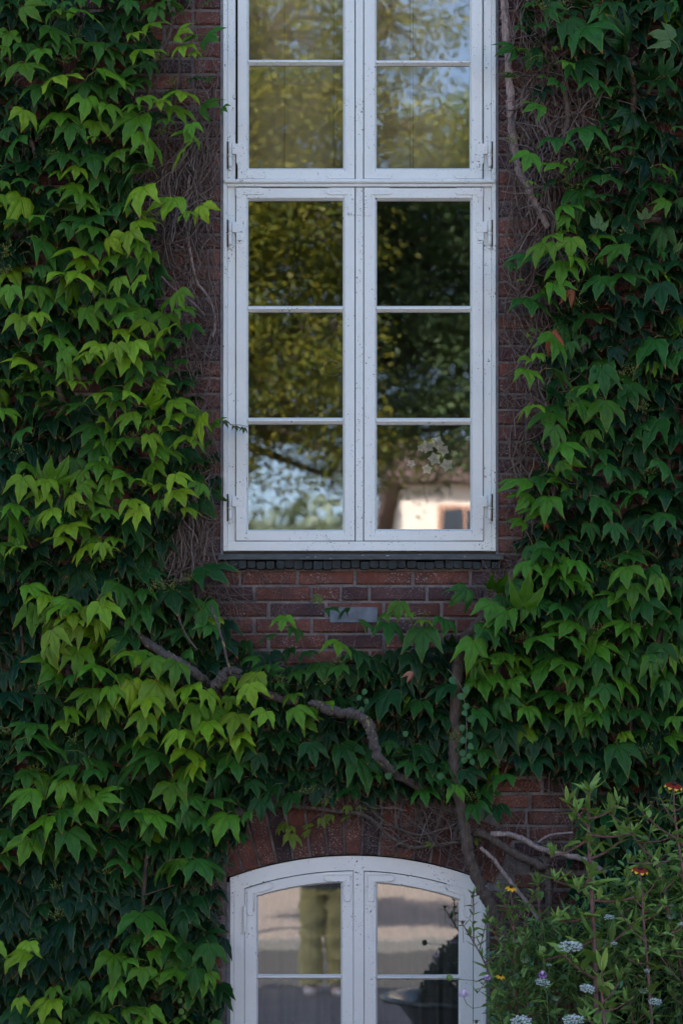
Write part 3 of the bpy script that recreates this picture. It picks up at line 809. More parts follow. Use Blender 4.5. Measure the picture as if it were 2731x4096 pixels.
# ------------------------------------------------------------------ ivy leaves
def leaf_outline(asym, lob, rr):
    """right half outline from the petiole notch to the tip"""
    base = [(0.0, 0.0), (.07, .06), (.18, .12), (.31, .13), (.43, .06), (.53, -.06), (.60, -.22), (.655, -.40), (.70, -.62), (.80 + .03 * lob, -1.02 - .08 * lob),
            (.62, -.82), (.50, -.65), (.38, -.53), (.27, -.48), (.262, -.61), (.235, -.77), (.165, -.94), (.07, -1.13), (0, -1.32)]
    out = []
    for i, (u, v) in enumerate(base):
        u *= asym; 
        if 0 < i < 18 and i != 9 and i != 13:
            s = .018 * (1 if i % 2 else -1); n = Vector((u, v + .35)).normalized(); u += n.x * s; v += n.y * s
        out.append((u, v))
    return out
def leaf_template(seed, ph0, ph1, fold, asym=1.0, curl=0.0, twist=0.0, petiole=True, single=False):
    rr = random.Random(seed); c = (0.0, -.06)
    Rt = leaf_outline(1.0, rr.uniform(-1, 1), rr); Lf = [(-u * asym, v) for u, v in leaf_outline(1.0, rr.uniform(-1, 1), rr)][1:-1][::-1]
    ol = Rt + Lf; n = len(ol); P = [c]; E = [0.0]; fs = []
    for t in (.4, .72, .94, 1.0):
        for (u, v) in ol:
            x, y = c[0] + (u - c[0]) * t, c[1] + (v - c[1]) * t
            P.append((x, y)); E.append(t)
    for k in range(n): k2 = (k + 1) % n; fs.append((0, 1 + k2, 1 + k, 1 + k))
    for r in range(3):
        a = 1 + r * n
        for k in range(n): k2 = (k + 1) % n; fs.append((a + k, a + k2, a + n + k2, a + n + k))
    ph0, ph1 = R(ph0), R(ph1); V = []
    cr = rr.uniform(0, 6)
    for (u, v), e in zip(P, E):
        s = min(max((.15 - v) / 1.5, 0), 1.1); m = 8; px = pz = 0.0; ds = s * 1.5 / m
        for i in range(m):
            ph = ph0 + (ph1 - ph0) * ((i + .5) / m * s); px += math.cos(ph) * ds; pz += math.sin(ph) * ds
        px -= .15 * math.cos(ph0); pz -= .15 * math.sin(ph0)
        ph = ph0 + (ph1 - ph0) * s
        w = -fold * abs(u) ** 1.35 + .035 * math.sin(7 * u + cr) * e + .03 * math.cos(9 * v + cr * 2) * e
        # lobes ridge between the main veins
        dv = abs(.787 * abs(u) + .617 * v) if v < 0 else .2
        w += .05 * min(dv, abs(u), .16) / .16
        w -= curl * max(0, e - .7) * (.6 + .4 * math.sin(5 * u + cr))
        w += twist * u * (-v)
        V.append((u, -(px + w * math.sin(ph)), -pz + w * math.cos(ph)))
    UV = [(u / 2 + .5, v / 2 + 1) for u, v in P]; MI = [0] * len(fs)
    if petiole:
        b = len(V); L = rr.uniform(.55, .9); side = rr.uniform(-.15, .15)
        path = [(0, 0, 0), (side * .3, .18 * L, .16 * L), (side, .62 * L, .20 * L), (side * 1.5, 1.25 * L, -.05)]
        rad = .016
        for p in path:
            for k in range(3):
                a = 2.1 * k; V.append((p[0] + rad * math.cos(a), p[1] - .004, p[2] + rad * math.sin(a))); UV.append((.5, .2)); E.append(0)
        for i in range(3):
            for k in range(3):
                k2 = (k + 1) % 3; fs.append((b + 3 * i + k, b + 3 * i + k2, b + 3 * i + 3 + k2, b + 3 * i + 3 + k)); MI.append(1)
    return np.array(V), fs, np.array(UV), np.array(E), MI
def fix(fs): return [tuple(dict.fromkeys(f)) for f in fs]
TM = [leaf_template(1, 28, 84, .20), leaf_template(2, 16, 80, .26, .92), leaf_template(3, 42, 90, .12, 1.06), leaf_template(4, 22, 98, .30, 1.0, .12),
      leaf_template(5, 50, 76, .10, .95, .0, .15), leaf_template(6, 14, 76, .34, 1.05), leaf_template(7, 32, 104, .20, .9, .15, -.14), leaf_template(8, 24, 90, .38, 1.0, .08, .12),
      leaf_template(9, 56, 84, .07, 1.02), leaf_template(10, 4, 94, .26, .97, .1), leaf_template(11, 30, 98, .30, .88, .1, -.22), leaf_template(12, 20, 72, .22, 1.12, .15, .22),
      leaf_template(13, -14, 60, .5, .85, .35, .3), leaf_template(14, 60, 112, .15, .8, .3, -.3), leaf_template(15, 34, 60, .65, 1.15, -.25, .1)]
NARROW = leaf_template(30, 78, 95, 1.6, .8, .8)
def leaf_me(t, name, mats):
    V_, fs, UV, E, MI = t; me = bpy.data.meshes.new(name); me.from_pydata(V_.tolist(), [], fix(fs))
    for m in mats: me.materials.append(m)
    me.polygons.foreach_set('material_index', MI); me.polygons.foreach_set('use_smooth', [True] * len(fs))
    me.update(); l = me.uv_layers.new(name='UVMap')
    li = np.empty(len(me.loops), np.int32); me.loops.foreach_get('vertex_index', li); l.data.foreach_set('uv', UV[li].astype(np.float32).ravel())
    a = me.attributes.new('edge', 'FLOAT', 'POINT'); a.data.foreach_set('value', E.astype(np.float32)); return me
LEAF_ME = [leaf_me(t, 'leaf', [M['leaf'], M['petiole']]) for t in TM]
NARROW_ME = leaf_me(NARROW, 'leaf', [M['leaf'], M['petiole']])

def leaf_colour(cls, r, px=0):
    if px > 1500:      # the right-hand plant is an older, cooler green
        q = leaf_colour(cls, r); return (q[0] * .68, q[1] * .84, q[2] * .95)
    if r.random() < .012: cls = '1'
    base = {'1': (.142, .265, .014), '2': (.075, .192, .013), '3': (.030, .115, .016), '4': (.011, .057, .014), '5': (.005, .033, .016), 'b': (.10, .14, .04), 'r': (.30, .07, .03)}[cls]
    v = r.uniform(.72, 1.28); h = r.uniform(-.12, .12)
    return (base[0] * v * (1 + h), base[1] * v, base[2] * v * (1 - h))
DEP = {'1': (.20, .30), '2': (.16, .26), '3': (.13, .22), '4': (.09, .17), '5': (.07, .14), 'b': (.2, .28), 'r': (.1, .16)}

IVY = [
# left, rows 0-750
(0, 0, 1.568, """20,50,110,-10,3 175,45,180,18,2 365,110,190,0,2 545,75,190,15,2 215,160,80,-5,4 395,30,90,10,3 310,8,80,0,3 500,8,70,0,3 560,210,190,10,5 720,170,200,5,4
790,90,160,10,4 805,25,130,0,3 900,12,70,0,3 850,220,120,35,1 1010,15,110,10,3 1130,25,130,0,3 1300,15,80,10,3 1135,185,170,70,1 1200,235,150,15,2 1310,215,160,38,3
1150,310,160,5,1 1215,330,70,10,1 920,330,200,10,1 940,400,130,20,3 170,280,180,10,3 250,340,140,0,2 30,310,100,10,2 440,290,150,5,3 350,200,180,0,3 525,310,110,10,3
690,350,180,0,3 760,280,160,5,4 720,440,240,20,2 50,440,100,10,2 170,440,220,10,2 370,480,230,15,1 480,460,110,5,3 700,560,180,10,3 530,550,180,5,3 820,550,140,15,3
230,560,200,0,3 380,590,180,5,3 920,610,130,20,2 1000,640,120,10,1 1035,590,130,0,4 1140,600,180,10,1 1240,480,140,-5,4 1310,490,60,20,3 1130,690,180,0,2 540,650,210,5,2
700,690,160,5,2 60,640,150,0,4 210,650,130,5,4 160,730,190,-10,1 380,730,210,5,2 820,770,230,-20,2 960,720,170,-10,4 1190,780,120,20,2 1040,750,100,0,2 1320,650,150,40,3
1405,680,80,50,3 590,770,180,5,2 440,820,200,0,3 350,810,100,-20,3 710,860,160,0,4 570,860,80,0,2 40,820,120,10,3 80,900,190,0,3 750,950,210,5,2 940,920,230,15,2
1180,860,160,-10,2 1120,950,190,0,1 540,940,160,0,4 150,1020,210,-10,4 400,1000,190,0,3 590,1010,210,15,3 880,1080,190,15,3 480,1080,140,-10,2 600,1120,160,10,3
20,1140,80,0,2 170,1140,150,-5,3 750,1130,200,0,4 380,1100,120,-20,2 60,1070,120,0,4"""),
(0, 700, 1.568, """240,90,70,0,3 330,110,130,0,3 500,150,190,5,2 700,80,170,10,4 860,120,230,-10,1 1050,170,220,5,1 1170,240,120,10,1 1270,230,170,25,1 730,210,180,10,3 610,260,160,15,3
380,220,200,0,3 120,170,230,-10,3 250,260,130,-10,2 290,320,170,-10,3 590,340,180,-5,2 910,300,170,15,1 770,370,190,5,1 440,350,140,-10,3 60,290,120,-5,3 130,360,180,0,5
500,480,240,-5,1 310,460,230,20,3 230,520,110,0,4 190,620,60,0,3 360,630,210,-20,1 720,520,170,10,2 870,460,150,10,2 930,520,130,15,2 610,580,150,0,2 540,640,220,5,1
940,630,200,20,4 730,680,140,0,1 860,680,150,10,1 80,540,120,0,5 60,740,160,-5,2 250,720,190,5,2 470,720,210,5,2 300,800,220,0,3 1120,770,150,20,2 1030,810,120,10,2
1170,840,170,20,2 920,760,90,0,3 690,790,190,5,2 580,880,160,0,2 870,870,190,-5,2 1030,900,180,5,2 760,900,170,5,2 130,920,200,-20,1 250,890,130,5,1 1180,970,170,10,3
1010,980,210,5,1 780,1000,170,5,1 370,1060,200,-15,2 600,1090,160,0,1 1090,1060,150,0,3 830,1080,190,0,1 950,1060,130,5,2 740,1100,140,0,1 20,930,60,0,5 400,960,200,-10,4
600,1000,130,0,4 130,1150,160,0,2 30,1110,120,-5,5 540,1150,150,5,1"""),
(0, 1400, 1.742, """150,90,220,-15,1 30,50,100,0,4 450,20,160,0,2 490,150,190,10,2 350,100,130,-10,3 370,190,150,20,3 50,220,130,0,2 190,210,190,0,2 700,150,200,0,2 630,40,150,0,1
870,60,230,0,1 1090,30,120,0,2 970,140,190,10,3 900,240,170,15,2 1240,70,130,0,3 500,230,170,15,1 600,250,110,0,2 220,320,200,0,3 350,300,120,-10,2 460,380,210,-5,3
690,320,190,-5,1 780,390,200,-10,2 920,340,180,-10,1 1110,340,250,175,1 1030,430,120,0,2 80,430,190,10,2 370,510,230,0,5 590,470,200,30,5 630,580,220,-5,3 880,480,210,-10,1
740,530,160,-20,1 1240,460,230,10,1 1380,540,220,20,1 1500,510,130,40,2 1030,510,100,0,1 900,640,160,0,2 770,640,200,-5,2 1070,610,190,5,1 1260,640,190,10,1 1370,770,200,5,4
1430,660,100,0,3 940,770,190,0,5 1210,810,140,0,4 1060,860,200,10,2 690,830,210,-10,2 840,870,190,-5,2 970,940,190,0,3 740,750,110,0,2 100,800,240,10,5 30,880,150,0,5
240,720,200,0,5 40,600,120,0,5 150,590,160,0,3 430,850,260,172,2 320,850,200,150,2 560,890,140,20,2 150,940,200,-10,1 320,930,190,10,1 280,1030,170,0,1 480,1070,200,10,1
600,960,160,10,2 690,1020,180,20,2 330,1150,190,0,1 930,1070,180,0,1 1100,960,170,-10,1 1260,900,160,10,1 1260,1020,180,20,1 1090,1070,130,0,2 950,1140,170,0,1 1330,1130,150,15,1
1180,1200,220,10,5 730,1230,280,0,5 740,1130,150,0,2 150,1240,240,-10,2 110,1120,170,-10,2 500,1250,210,5,1 960,1260,230,10,4 420,1330,190,-10,1 220,1330,200,0,5 250,1200,120,0,2
40,1050,130,0,5 380,1200,130,0,3 640,1330,130,0,2 800,1330,130,0,2 100,1350,120,0,2"""),
(0, 2100, 1.568, """100,170,170,-5,1 510,160,180,10,1 650,150,120,0,1 700,160,90,0,1 900,210,230,-5,4 760,250,150,-10,5 170,270,190,0,4 75,340,150,0,5 300,300,170,5,5 470,340,260,-10,4
630,340,180,5,5 750,310,110,30,5 270,480,200,0,1 350,540,190,0,2 460,580,190,10,1 490,450,140,0,5 660,540,190,10,1 750,450,230,-10,3 920,540,220,0,3 1090,460,240,5,4
1200,360,190,10,4 1340,280,240,20,4 1260,560,220,0,3 90,530,180,10,5 60,700,180,0,5 180,680,200,20,5 330,720,190,0,1 760,710,220,-30,4 610,740,230,-30,4 1060,770,180,10,4
490,840,210,-15,2 300,920,230,-20,2 790,850,220,0,1 620,920,190,-10,2 80,900,230,10,5 980,880,180,10,2 1100,920,200,5,2 660,980,180,0,3 520,1060,190,-10,2 820,1040,210,0,1
700,1060,160,0,2 1000,1060,220,0,1 1170,1040,190,10,1 1270,970,200,30,5 1330,1090,180,15,1 920,1130,190,0,1 1180,1120,140,0,1 660,1130,190,-10,2 310,1110,170,0,4
100,1060,210,10,5 1540,1080,120,0,1 1440,760,180,20,5 450,960,120,0,3 900,940,90,0,3"""),
(0, 2800, 1.568, """650,60,200,-10,2 900,130,170,0,1 1100,130,170,0,3 1080,250,190,0,1 1300,180,200,-5,1 1470,150,190,0,1 1470,240,180,0,1 1210,350,190,-10,1 205,190,210,5,3 340,250,250,0,3
580,200,190,0,4 40,280,100,0,4 130,280,140,0,3 790,300,210,-10,3 960,380,230,-10,3 510,330,200,0,4 160,390,280,0,3 390,440,180,0,3 560,490,190,0,3 790,430,250,0,3
1140,470,240,0,2 1400,530,200,15,4 1480,430,200,0,3 870,590,240,0,4 1070,580,200,0,2 380,570,190,10,2 140,620,230,-10,2 580,650,230,5,2 380,720,200,0,3 220,780,240,0,2
740,520,160,0,4 800,760,230,5,3 640,780,170,0,3 1000,770,200,0,2 1190,750,180,0,3 1380,780,230,0,2 1360,650,160,0,3 1530,730,120,0,3 460,880,210,10,3 760,920,200,-5,4
960,920,180,0,4 1170,900,210,0,4 160,930,190,-5,2 30,860,130,0,3 270,860,140,0,3 580,930,180,0,3 1520,870,90,0,4 240,1060,220,0,5 770,1070,230,-30,3 1080,1060,210,0,2
1280,1050,220,10,3 460,1130,160,0,5 1150,640,170,0,3 470,80,130,0,2 60,520,140,0,4 90,720,140,0,4 700,220,160,0,4 1250,880,150,0,5"""),
(0, 3450, 1.568, """60,140,160,0,5 130,320,260,-15,5 430,270,170,20,5 340,440,300,0,5 590,300,220,5,5 600,490,180,0,5 800,290,170,0,5 910,370,250,0,3 1050,210,150,0,5 1280,260,190,30,4
1140,390,210,20,4 860,500,230,0,3 1130,560,250,10,3 1310,590,200,0,3 720,650,250,0,2 990,590,140,10,2 900,700,170,-10,2 1060,710,190,10,2 80,590,240,-15,1 250,650,240,-10,5
460,690,230,0,5 560,570,150,0,5 200,780,170,0,5 1220,740,210,10,3 1340,720,130,10,2 710,810,170,0,2 880,810,190,0,3 330,820,120,0,2 120,890,110,0,1 290,920,200,0,1
540,870,170,0,5 50,850,120,0,5 650,990,170,0,2 920,980,180,0,2 100,990,220,0,4 1040,810,120,0,4 240,430,100,0,4 400,870,100,0,3 60,430,120,0,5 700,440,130,0,5"""),
# right side
(1900, 0, 1.887, """320,210,100,-10,3 500,180,120,30,3 400,30,90,0,3 240,370,190,-45,3 350,350,150,-60,2 250,560,150,-30,2 410,400,180,-30,3 480,400,130,0,4 480,480,120,0,4 570,90,170,20,3
640,110,140,20,3 590,50,140,0,4 740,90,130,0,4 880,90,110,10,4 900,20,80,20,3 1040,40,170,10,3 760,200,280,10,3 880,270,330,10,3 820,330,160,0,4 700,300,180,0,5
1090,230,320,-150,4 600,360,60,0,1 580,470,160,0,4 680,480,140,-20,2 850,450,280,20,4 600,600,200,-30,3 500,690,140,0,5 1060,420,200,10,5 1070,510,200,20,4 890,640,180,-30,3
440,790,180,-30,2 650,660,80,0,3 1240,30,150,10,4 1400,60,180,-20,4 1510,40,130,-30,3 1400,260,260,-120,b 1290,520,300,176,4 1470,500,200,160,4 1500,600,140,0,3
1320,760,180,0,5 1470,740,190,-20,4 1200,880,260,-15,4 1440,880,150,0,5 1350,990,200,0,4 1540,960,90,0,3 830,980,300,10,3 610,1080,240,-10,3 400,1200,200,-20,2 590,1230,200,-30,2
720,1200,100,0,2 880,1230,190,0,3 1100,1120,220,-20,3 1040,1200,110,0,3 1250,1120,120,0,4 1400,1100,200,0,5 1290,1270,260,-10,5 1500,1300,200,0,2 1060,1370,200,0,3
540,1370,160,0,4 420,1370,80,0,1 1180,1350,140,0,5 1450,1180,150,0,5"""),
(1900, 700, 1.887, """470,140,70,0,3 1230,90,160,0,5 1500,90,150,0,4 770,180,300,0,3 960,160,120,10,3 1180,200,220,-10,4 1400,190,150,-40,2 1530,200,120,0,3 1440,300,240,-10,5
1280,280,140,178,b 940,330,210,178,b 820,290,250,-10,4 640,320,150,-50,2 1150,360,200,0,4 860,470,230,0,5 500,520,220,-20,1 480,570,240,-10,1 370,640,220,-20,3 270,690,110,-30,3
720,520,230,0,1 1040,560,240,-10,2 1160,480,180,0,4 1230,640,160,10,4 1100,680,180,0,4 1420,590,110,0,3 1520,520,160,178,b 650,720,250,-10,2 1490,660,220,-20,4 1150,780,250,0,3
930,820,220,0,3 340,800,60,0,1 420,960,250,-10,3 690,1050,220,10,4 900,1060,310,10,3 1400,880,240,0,4 1200,930,120,0,4 1050,900,150,0,5 1040,1060,180,0,5 1370,1040,330,0,5
1450,1180,200,0,4 300,970,70,0,2 410,1230,90,0,1 460,1170,80,0,2 590,1300,260,-20,2 720,1290,120,10,3 820,1250,110,-10,3 960,1260,290,0,5 1180,1250,150,0,5 1290,1310,290,0,3
1500,1380,200,0,3 1090,1350,180,0,5 650,1370,140,0,4 370,1370,120,-20,1 490,1370,110,0,1 1510,1270,130,0,4"""),
(1900, 1400, 1.887, """400,200,200,-10,1 680,220,230,-10,3 820,270,190,0,2 970,210,240,10,3 1190,330,230,10,3 1380,320,220,0,5 1530,270,110,0,3 1480,100,200,20,3 1350,130,110,0,4
420,480,230,-10,1 990,470,280,10,2 1440,470,240,-20,4 1130,530,200,0,5 620,640,210,0,2 840,630,170,5,2 1320,590,280,0,3 1490,680,200,0,4 490,760,210,0,3 690,770,230,5,2
1070,680,170,0,4 1240,770,250,-20,4 960,800,180,10,3 860,770,100,10,3 1000,900,180,0,3 1200,960,230,-10,4 1430,890,220,-10,3 290,990,260,-40,2 620,980,200,-30,2 740,940,130,0,3
730,1040,200,20,4 380,1130,220,-30,2 530,1160,250,0,2 660,1090,140,10,3 790,1150,180,0,4 900,1090,200,0,4 980,1200,230,5,3 1190,1140,260,0,3 1420,1110,280,-10,4 1520,1010,140,0,4
320,1310,160,-30,2 1390,1280,230,0,3 1220,1320,240,0,4 1150,1240,130,0,5 880,1360,160,0,3 1060,1370,170,0,3 1300,1350,170,0,4 540,1310,60,0,r 1520,1380,130,0,4"""),
(1500, 2200, 1.2738, """880,20,150,0,3 890,100,190,0,2 1040,150,170,0,2 1050,80,150,0,2 1170,80,100,0,3 1270,40,130,0,3 1280,130,150,10,2 1390,130,130,0,3 1460,170,150,10,2 1310,220,150,0,2
1540,60,80,0,4 1550,150,70,0,3 640,180,170,150,2 440,210,150,-50,3 770,225,210,150,2 960,310,140,0,3 1110,300,160,0,3 1380,310,160,0,3 600,310,170,-20,2 640,340,170,-20,2
980,380,190,-10,2 760,400,190,-10,3 1260,390,190,0,2 590,430,180,-10,3 860,460,200,10,2 1490,400,150,0,3 70,400,160,0,3 240,380,100,0,1 230,460,170,0,3 360,370,150,-10,3
60,340,110,0,2 180,330,60,0,1 120,300,100,0,2 390,470,110,178,4 30,580,230,0,4 210,580,170,0,4 490,520,190,-20,2 570,580,130,-10,2 1060,500,170,0,2 1100,490,160,178,2
1260,510,170,0,3 1440,590,190,0,2 550,660,200,-10,2 650,670,150,0,2 850,630,220,0,2 990,590,160,5,2 1130,600,150,0,3 900,750,170,0,3 790,830,130,-5,2 650,800,150,10,3
1040,830,160,0,2 1170,730,150,0,3 1130,780,110,0,2 1300,700,200,0,2 1230,760,130,0,3 1460,740,130,0,3 1370,860,140,0,3 1530,880,110,0,2 1260,830,110,0,3 340,710,140,0,4
60,760,140,0,5 215,800,150,0,3 365,860,140,0,4 550,850,120,0,3 480,790,120,0,4 300,960,130,0,5 390,1010,110,0,4 500,950,140,0,4 550,1040,140,0,3 640,980,160,0,4
700,920,120,0,4 800,1000,170,0,4 720,1080,90,0,5 170,1110,120,5,3 290,1100,130,0,4 250,1240,130,0,3 230,1170,90,0,4 490,1150,120,0,4 370,1190,90,5,3 430,1230,100,0,2
640,1190,170,5,3 510,1330,140,0,3 620,1330,130,10,4 1030,990,120,0,4 970,1090,120,0,5 1090,1060,130,0,4 1260,1040,180,0,3 1250,1150,150,0,4 1300,1230,150,0,4 1440,1060,110,0,3
1480,1160,150,0,4 1080,1130,100,0,4 1150,1270,110,0,4 1510,1010,130,0,4"""),
(600, 2200, 1.307, """610,460,120,0,3 690,370,110,0,2 770,430,110,0,3 720,540,90,0,4 830,540,90,0,4 980,510,150,-10,2 960,310,90,30,4 870,260,80,-70,b 1010,330,80,0,4 1140,400,120,10,3
1090,560,120,0,4 900,630,150,10,3 980,620,110,10,3 570,620,120,0,3 680,715,70,0,3 660,620,80,80,3 750,770,110,0,2 780,870,150,0,2 530,750,150,0,1 590,870,120,0,1
630,890,90,0,4 650,990,140,0,4 1000,810,130,0,4"""),
(1000, 2600, 1.568, """170,580,210,0,4 400,640,170,0,4 570,680,150,0,5 620,660,220,20,4 720,750,250,0,3 40,700,150,0,4 40,850,130,0,4 60,990,150,0,4 230,950,170,0,4 390,820,100,0,4
670,880,110,0,4 900,900,120,0,4 830,320,220,10,4 580,340,200,30,4 870,610,100,0,3 950,640,120,0,3 1050,150,200,0,4 300,700,140,0,5 1000,520,120,0,5 480,560,130,0,5"""),
]
ivies = {
 'L1': ('dense bright green creeper covering the wall left of the tall window', 'creepers on the house wall'),
 'L2': ('mixed light and dark green creeper left of the sill and below it', 'creepers on the house wall'),
 'L3': ('dark green creeper hanging left of the arched lower window', 'creepers on the house wall'),
 'R1': ('dark glossy green creeper right of the tall window with bare trunks showing', 'creepers on the house wall'),
 'R2': ('mid green creeper spilling over the wall right of the window sill', 'creepers on the house wall'),
 'CE': ('creeper trailing over the bricks between the sill and the arched window', 'creepers on the house wall')}
IV = {}
for k, (lab, g) in ivies.items():
    base = {'L1': (420, 4690), 'L2': (500, 4690), 'L3': (300, 4690), 'R1': (2350, 4690), 'R2': (2450, 4690), 'CE': (1850, 4690)}[k]
    IV[k] = thing('climbing_creeper', lab, 'creeper', (WX(base[0]), 0, 0), g)
def owner(px, py):
    if px < 1000: return 'L1' if py < 1500 else ('L2' if py < 2780 else 'L3')
    if px > 1880 and py < 1600: return 'R1'
    if py < 2950 and px > 1880: return 'R2'
    if px > 2080: return 'R2'
    return 'CE'
LR = random.Random(21)
leaves = []; pts_done = []
for ox, oy, sc_, txt in IVY:
    for e in txt.split():
        a = e.split(','); x, y, wd, ro = map(float, a[:4]); cls = a[4]
        leaves.append((ox + x / sc_, oy + y / sc_, wd / sc_, ro, cls, True))
print('traced leaves', len(leaves))
# leaves between and behind the traced ones
def interp(tab, y):
    if y < tab[0][0]: return tab[0][1]
    for (a, b), (c, d) in zip(tab, tab[1:]):
        if a <= y <= c: return b + (d - b) * (y - a) / (c - a)
    return tab[-1][1]
LB = [(-150, 700), (0, 690), (150, 640), (300, 570), (600, 560), (800, 570), (1000, 590), (1180, 620), (1350, 720), (1700, 800), (1900, 860), (2000, 850), (2080, 660), (2250, 640), (2400, 800), (2560, 930), (2640, 1060), (2720, 1300), (3050, 1160), (3180, 1080), (3300, 960), (3400, 890), (3550, 850), (3800, 870), (4250, 860)]
RB = [(-150, 2110), (0, 2120), (150, 2130), (250, 2180), (330, 2420), (520, 2420), (620, 2280), (800, 2250), (1100, 2190), (1500, 2200), (1950, 2160), (2150, 2110), (2300, 2080), (2500, 1930), (2640, 1880), (3080, 1880), (3150, 2330), (3500, 2330), (4250, 2400)]
arr = np.array([(l[0], l[1]) for l in leaves])
def ivy_ok(px, py):
    if px < interp(LB, py): return True
    if px > interp(RB, py): return not (2060 < px < 2240 and py > 3080)
    if 1060 < px < 1990 and 2600 < py < 3215:
        return py > (2700 - (px - 1080) * .16) and py < 3200 - abs(px - 1500) * .05 and not (1215 < px < 1545 and abs(py - (2830 if px < 1440 else 2960)) < 55 and LR.random() < .8)
    return False
def fill(n, mind, depth_bias, classes, wmin, wmax):
    out = []; tries = 0; global arr
    cur = arr.copy().tolist()
    grid = {}
    for p in cur: grid.setdefault((int(p[0] // mind), int(p[1] // mind)), []).append(p)
    while len(out) < n and tries < n * 30:
        tries += 1
        px, py = LR.uniform(-900, 3600), LR.uniform(-500, 4500)
        if not ivy_ok(px, py): continue
        gx, gy = int(px // mind), int(py // mind); bad = False
        for i in (-1, 0, 1):
            for j in (-1, 0, 1):
                for q in grid.get((gx + i, gy + j), ()):
                    if (q[0] - px) ** 2 + (q[1] - py) ** 2 < mind * mind: bad = True
        if bad: continue
        grid.setdefault((gx, gy), []).append((px, py))
        # take the tone of the neighbourhood, a class darker
        if len(arr):
            k = np.argmin((arr[:, 0] - px) ** 2 + (arr[:, 1] - py) ** 2)
            near = leaves[k][4] if k < len(leaves) else '4'
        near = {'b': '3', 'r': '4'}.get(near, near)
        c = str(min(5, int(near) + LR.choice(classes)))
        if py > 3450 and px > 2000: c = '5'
        out.append((px, py, LR.uniform(wmin, wmax), LR.gauss(4, 14), c, False))
    return out
f1 = fill(2300, 47, 0, (0, 0, 1, 1), 78, 125)
ntr = len(leaves)
keep = leaves[:]
leaves += f1; arr = np.array([(l[0], l[1]) for l in leaves])
f2 = [(a, b, c, d, str(min(5, max(4, int(e)))), False) for a, b, c, d, e, g in fill(3600, 33, 0, (1, 2), 85, 135)]  # rear leaves held to dark greens, putting gap shade into their colour
# make the rear layer truly behind
def place(px, py, wd, ro, cls, d, r):
    scl = wd / 1.26 * S * (D - d) / D * (.8 if cls == 'b' or abs(ro) > 120 else 1)
    i = r.randrange(len(TM))
    if abs(ro) > 120: i = r.choice((2, 4, 8))
    if cls in '45' and r.random() < .5: i = r.choice((0, 2, 4, 8, 2))
    yaw = R(r.gauss(0, 28)); tilt = R(r.uniform(-18, 16)); ro = ro + r.gauss(0, 12)
    if px > 1900 and cls == '5': yaw *= 1.4
    mtx = Matrix.Rotation(-R(ro), 4, 'Y') @ Matrix.Rotation(yaw, 4, 'Z') @ Matrix.Rotation(tilt, 4, 'X')
    if cls == 'b':      # turned leaf, pale underside to the street
        mtx = Matrix.Rotation(-R(ro), 4, 'Y') @ Matrix.Rotation(yaw, 4, 'Z') @ Matrix.Rotation(R(55), 4, 'X')
    sx = r.uniform(.88, 1.10); sz = r.uniform(.82, 1.12)
    mtx = mtx @ Matrix.Diagonal((scl * sx, scl, scl * sz, 1))
    mid = mtx @ Vector((0, -.40, -.36)); p = at(px, py, d) - mid
    return i, Matrix.Translation(p) @ mtx
cap = {k: 300 for k in IV}; used = {k: 0 for k in IV}
mass = {k: [] for k in IV}
order = sorted(range(ntr), key=lambda i: -leaves[i][2])
for i in order + list(range(ntr, len(leaves))):
    px, py, wd, ro, cls, tr = leaves[i]; k = owner(px, py)
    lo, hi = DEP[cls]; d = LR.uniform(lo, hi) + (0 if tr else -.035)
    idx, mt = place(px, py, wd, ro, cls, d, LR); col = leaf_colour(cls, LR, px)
    inview = -60 < px < 2790 and -60 < py < 4150
    if used[k] < cap[k] - (0 if tr else 5) and inview:
        me = NARROW_ME if cls == 'r' else LEAF_ME[idx]
        o = bpy.data.objects.new('leaf', me); link(o, IV[k]); o.matrix_local = Matrix.Translation(-IV[k].location) @ mt
        o.color = (*col, 1); used[k] += 1
    else: mass[k].append((idx, mt, col))
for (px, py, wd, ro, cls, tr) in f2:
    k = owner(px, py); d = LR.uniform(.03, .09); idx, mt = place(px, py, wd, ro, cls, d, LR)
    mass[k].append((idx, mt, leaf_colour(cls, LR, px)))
print('leaf objects', used, 'mass', {k: len(v) for k, v in mass.items()})
def build_mass(lst, name, parent, mats, templates):
    Vs = []; Fs = []; UVs = []; Es = []; Cs = []; MIs = []; b = 0
    cache = []
    for V_, fs, UV, E, MI in templates:
        cache.append((np.c_[V_, np.ones(len(V_))], np.array([f if len(f) == 4 else (*f, f[-1]) for f in fs]), UV, E, np.array(MI)))
    loc = np.array(parent.location)
    for idx, mt, col in lst:
        V_, F_, UV, E, MI = cache[idx]; W = (V_ @ np.array(mt).T)[:, :3] - loc
        Vs.append(W); Fs.append(F_ + b); UVs.append(UV); Es.append(E); Cs.append(np.tile(col, (len(V_), 1))); MIs.append(MI); b += len(V_)
    F_ = np.concatenate(Fs); Vv = np.concatenate(Vs); mi = np.concatenate(MIs)
    tri = F_[:, 2] == F_[:, 3]
    T = np.concatenate([F_[tri][:, :3], F_[~tri][:, [0, 1, 2]], F_[~tri][:, [0, 2, 3]]]); mi = np.concatenate([mi[tri], mi[~tri], mi[~tri]])
    me = mesh_np(name, Vv, T, mats, uv=np.concatenate(UVs), col=np.concatenate(Cs), edge=np.concatenate(Es), mi=mi)
    o = bpy.data.objects.new(name, me); link(o, parent); return tag(o, kind='stuff')
for k, lst in mass.items():
    if lst: build_mass(lst, 'foliage', IV[k], [M['leaf_s'], M['petiole']], TM)

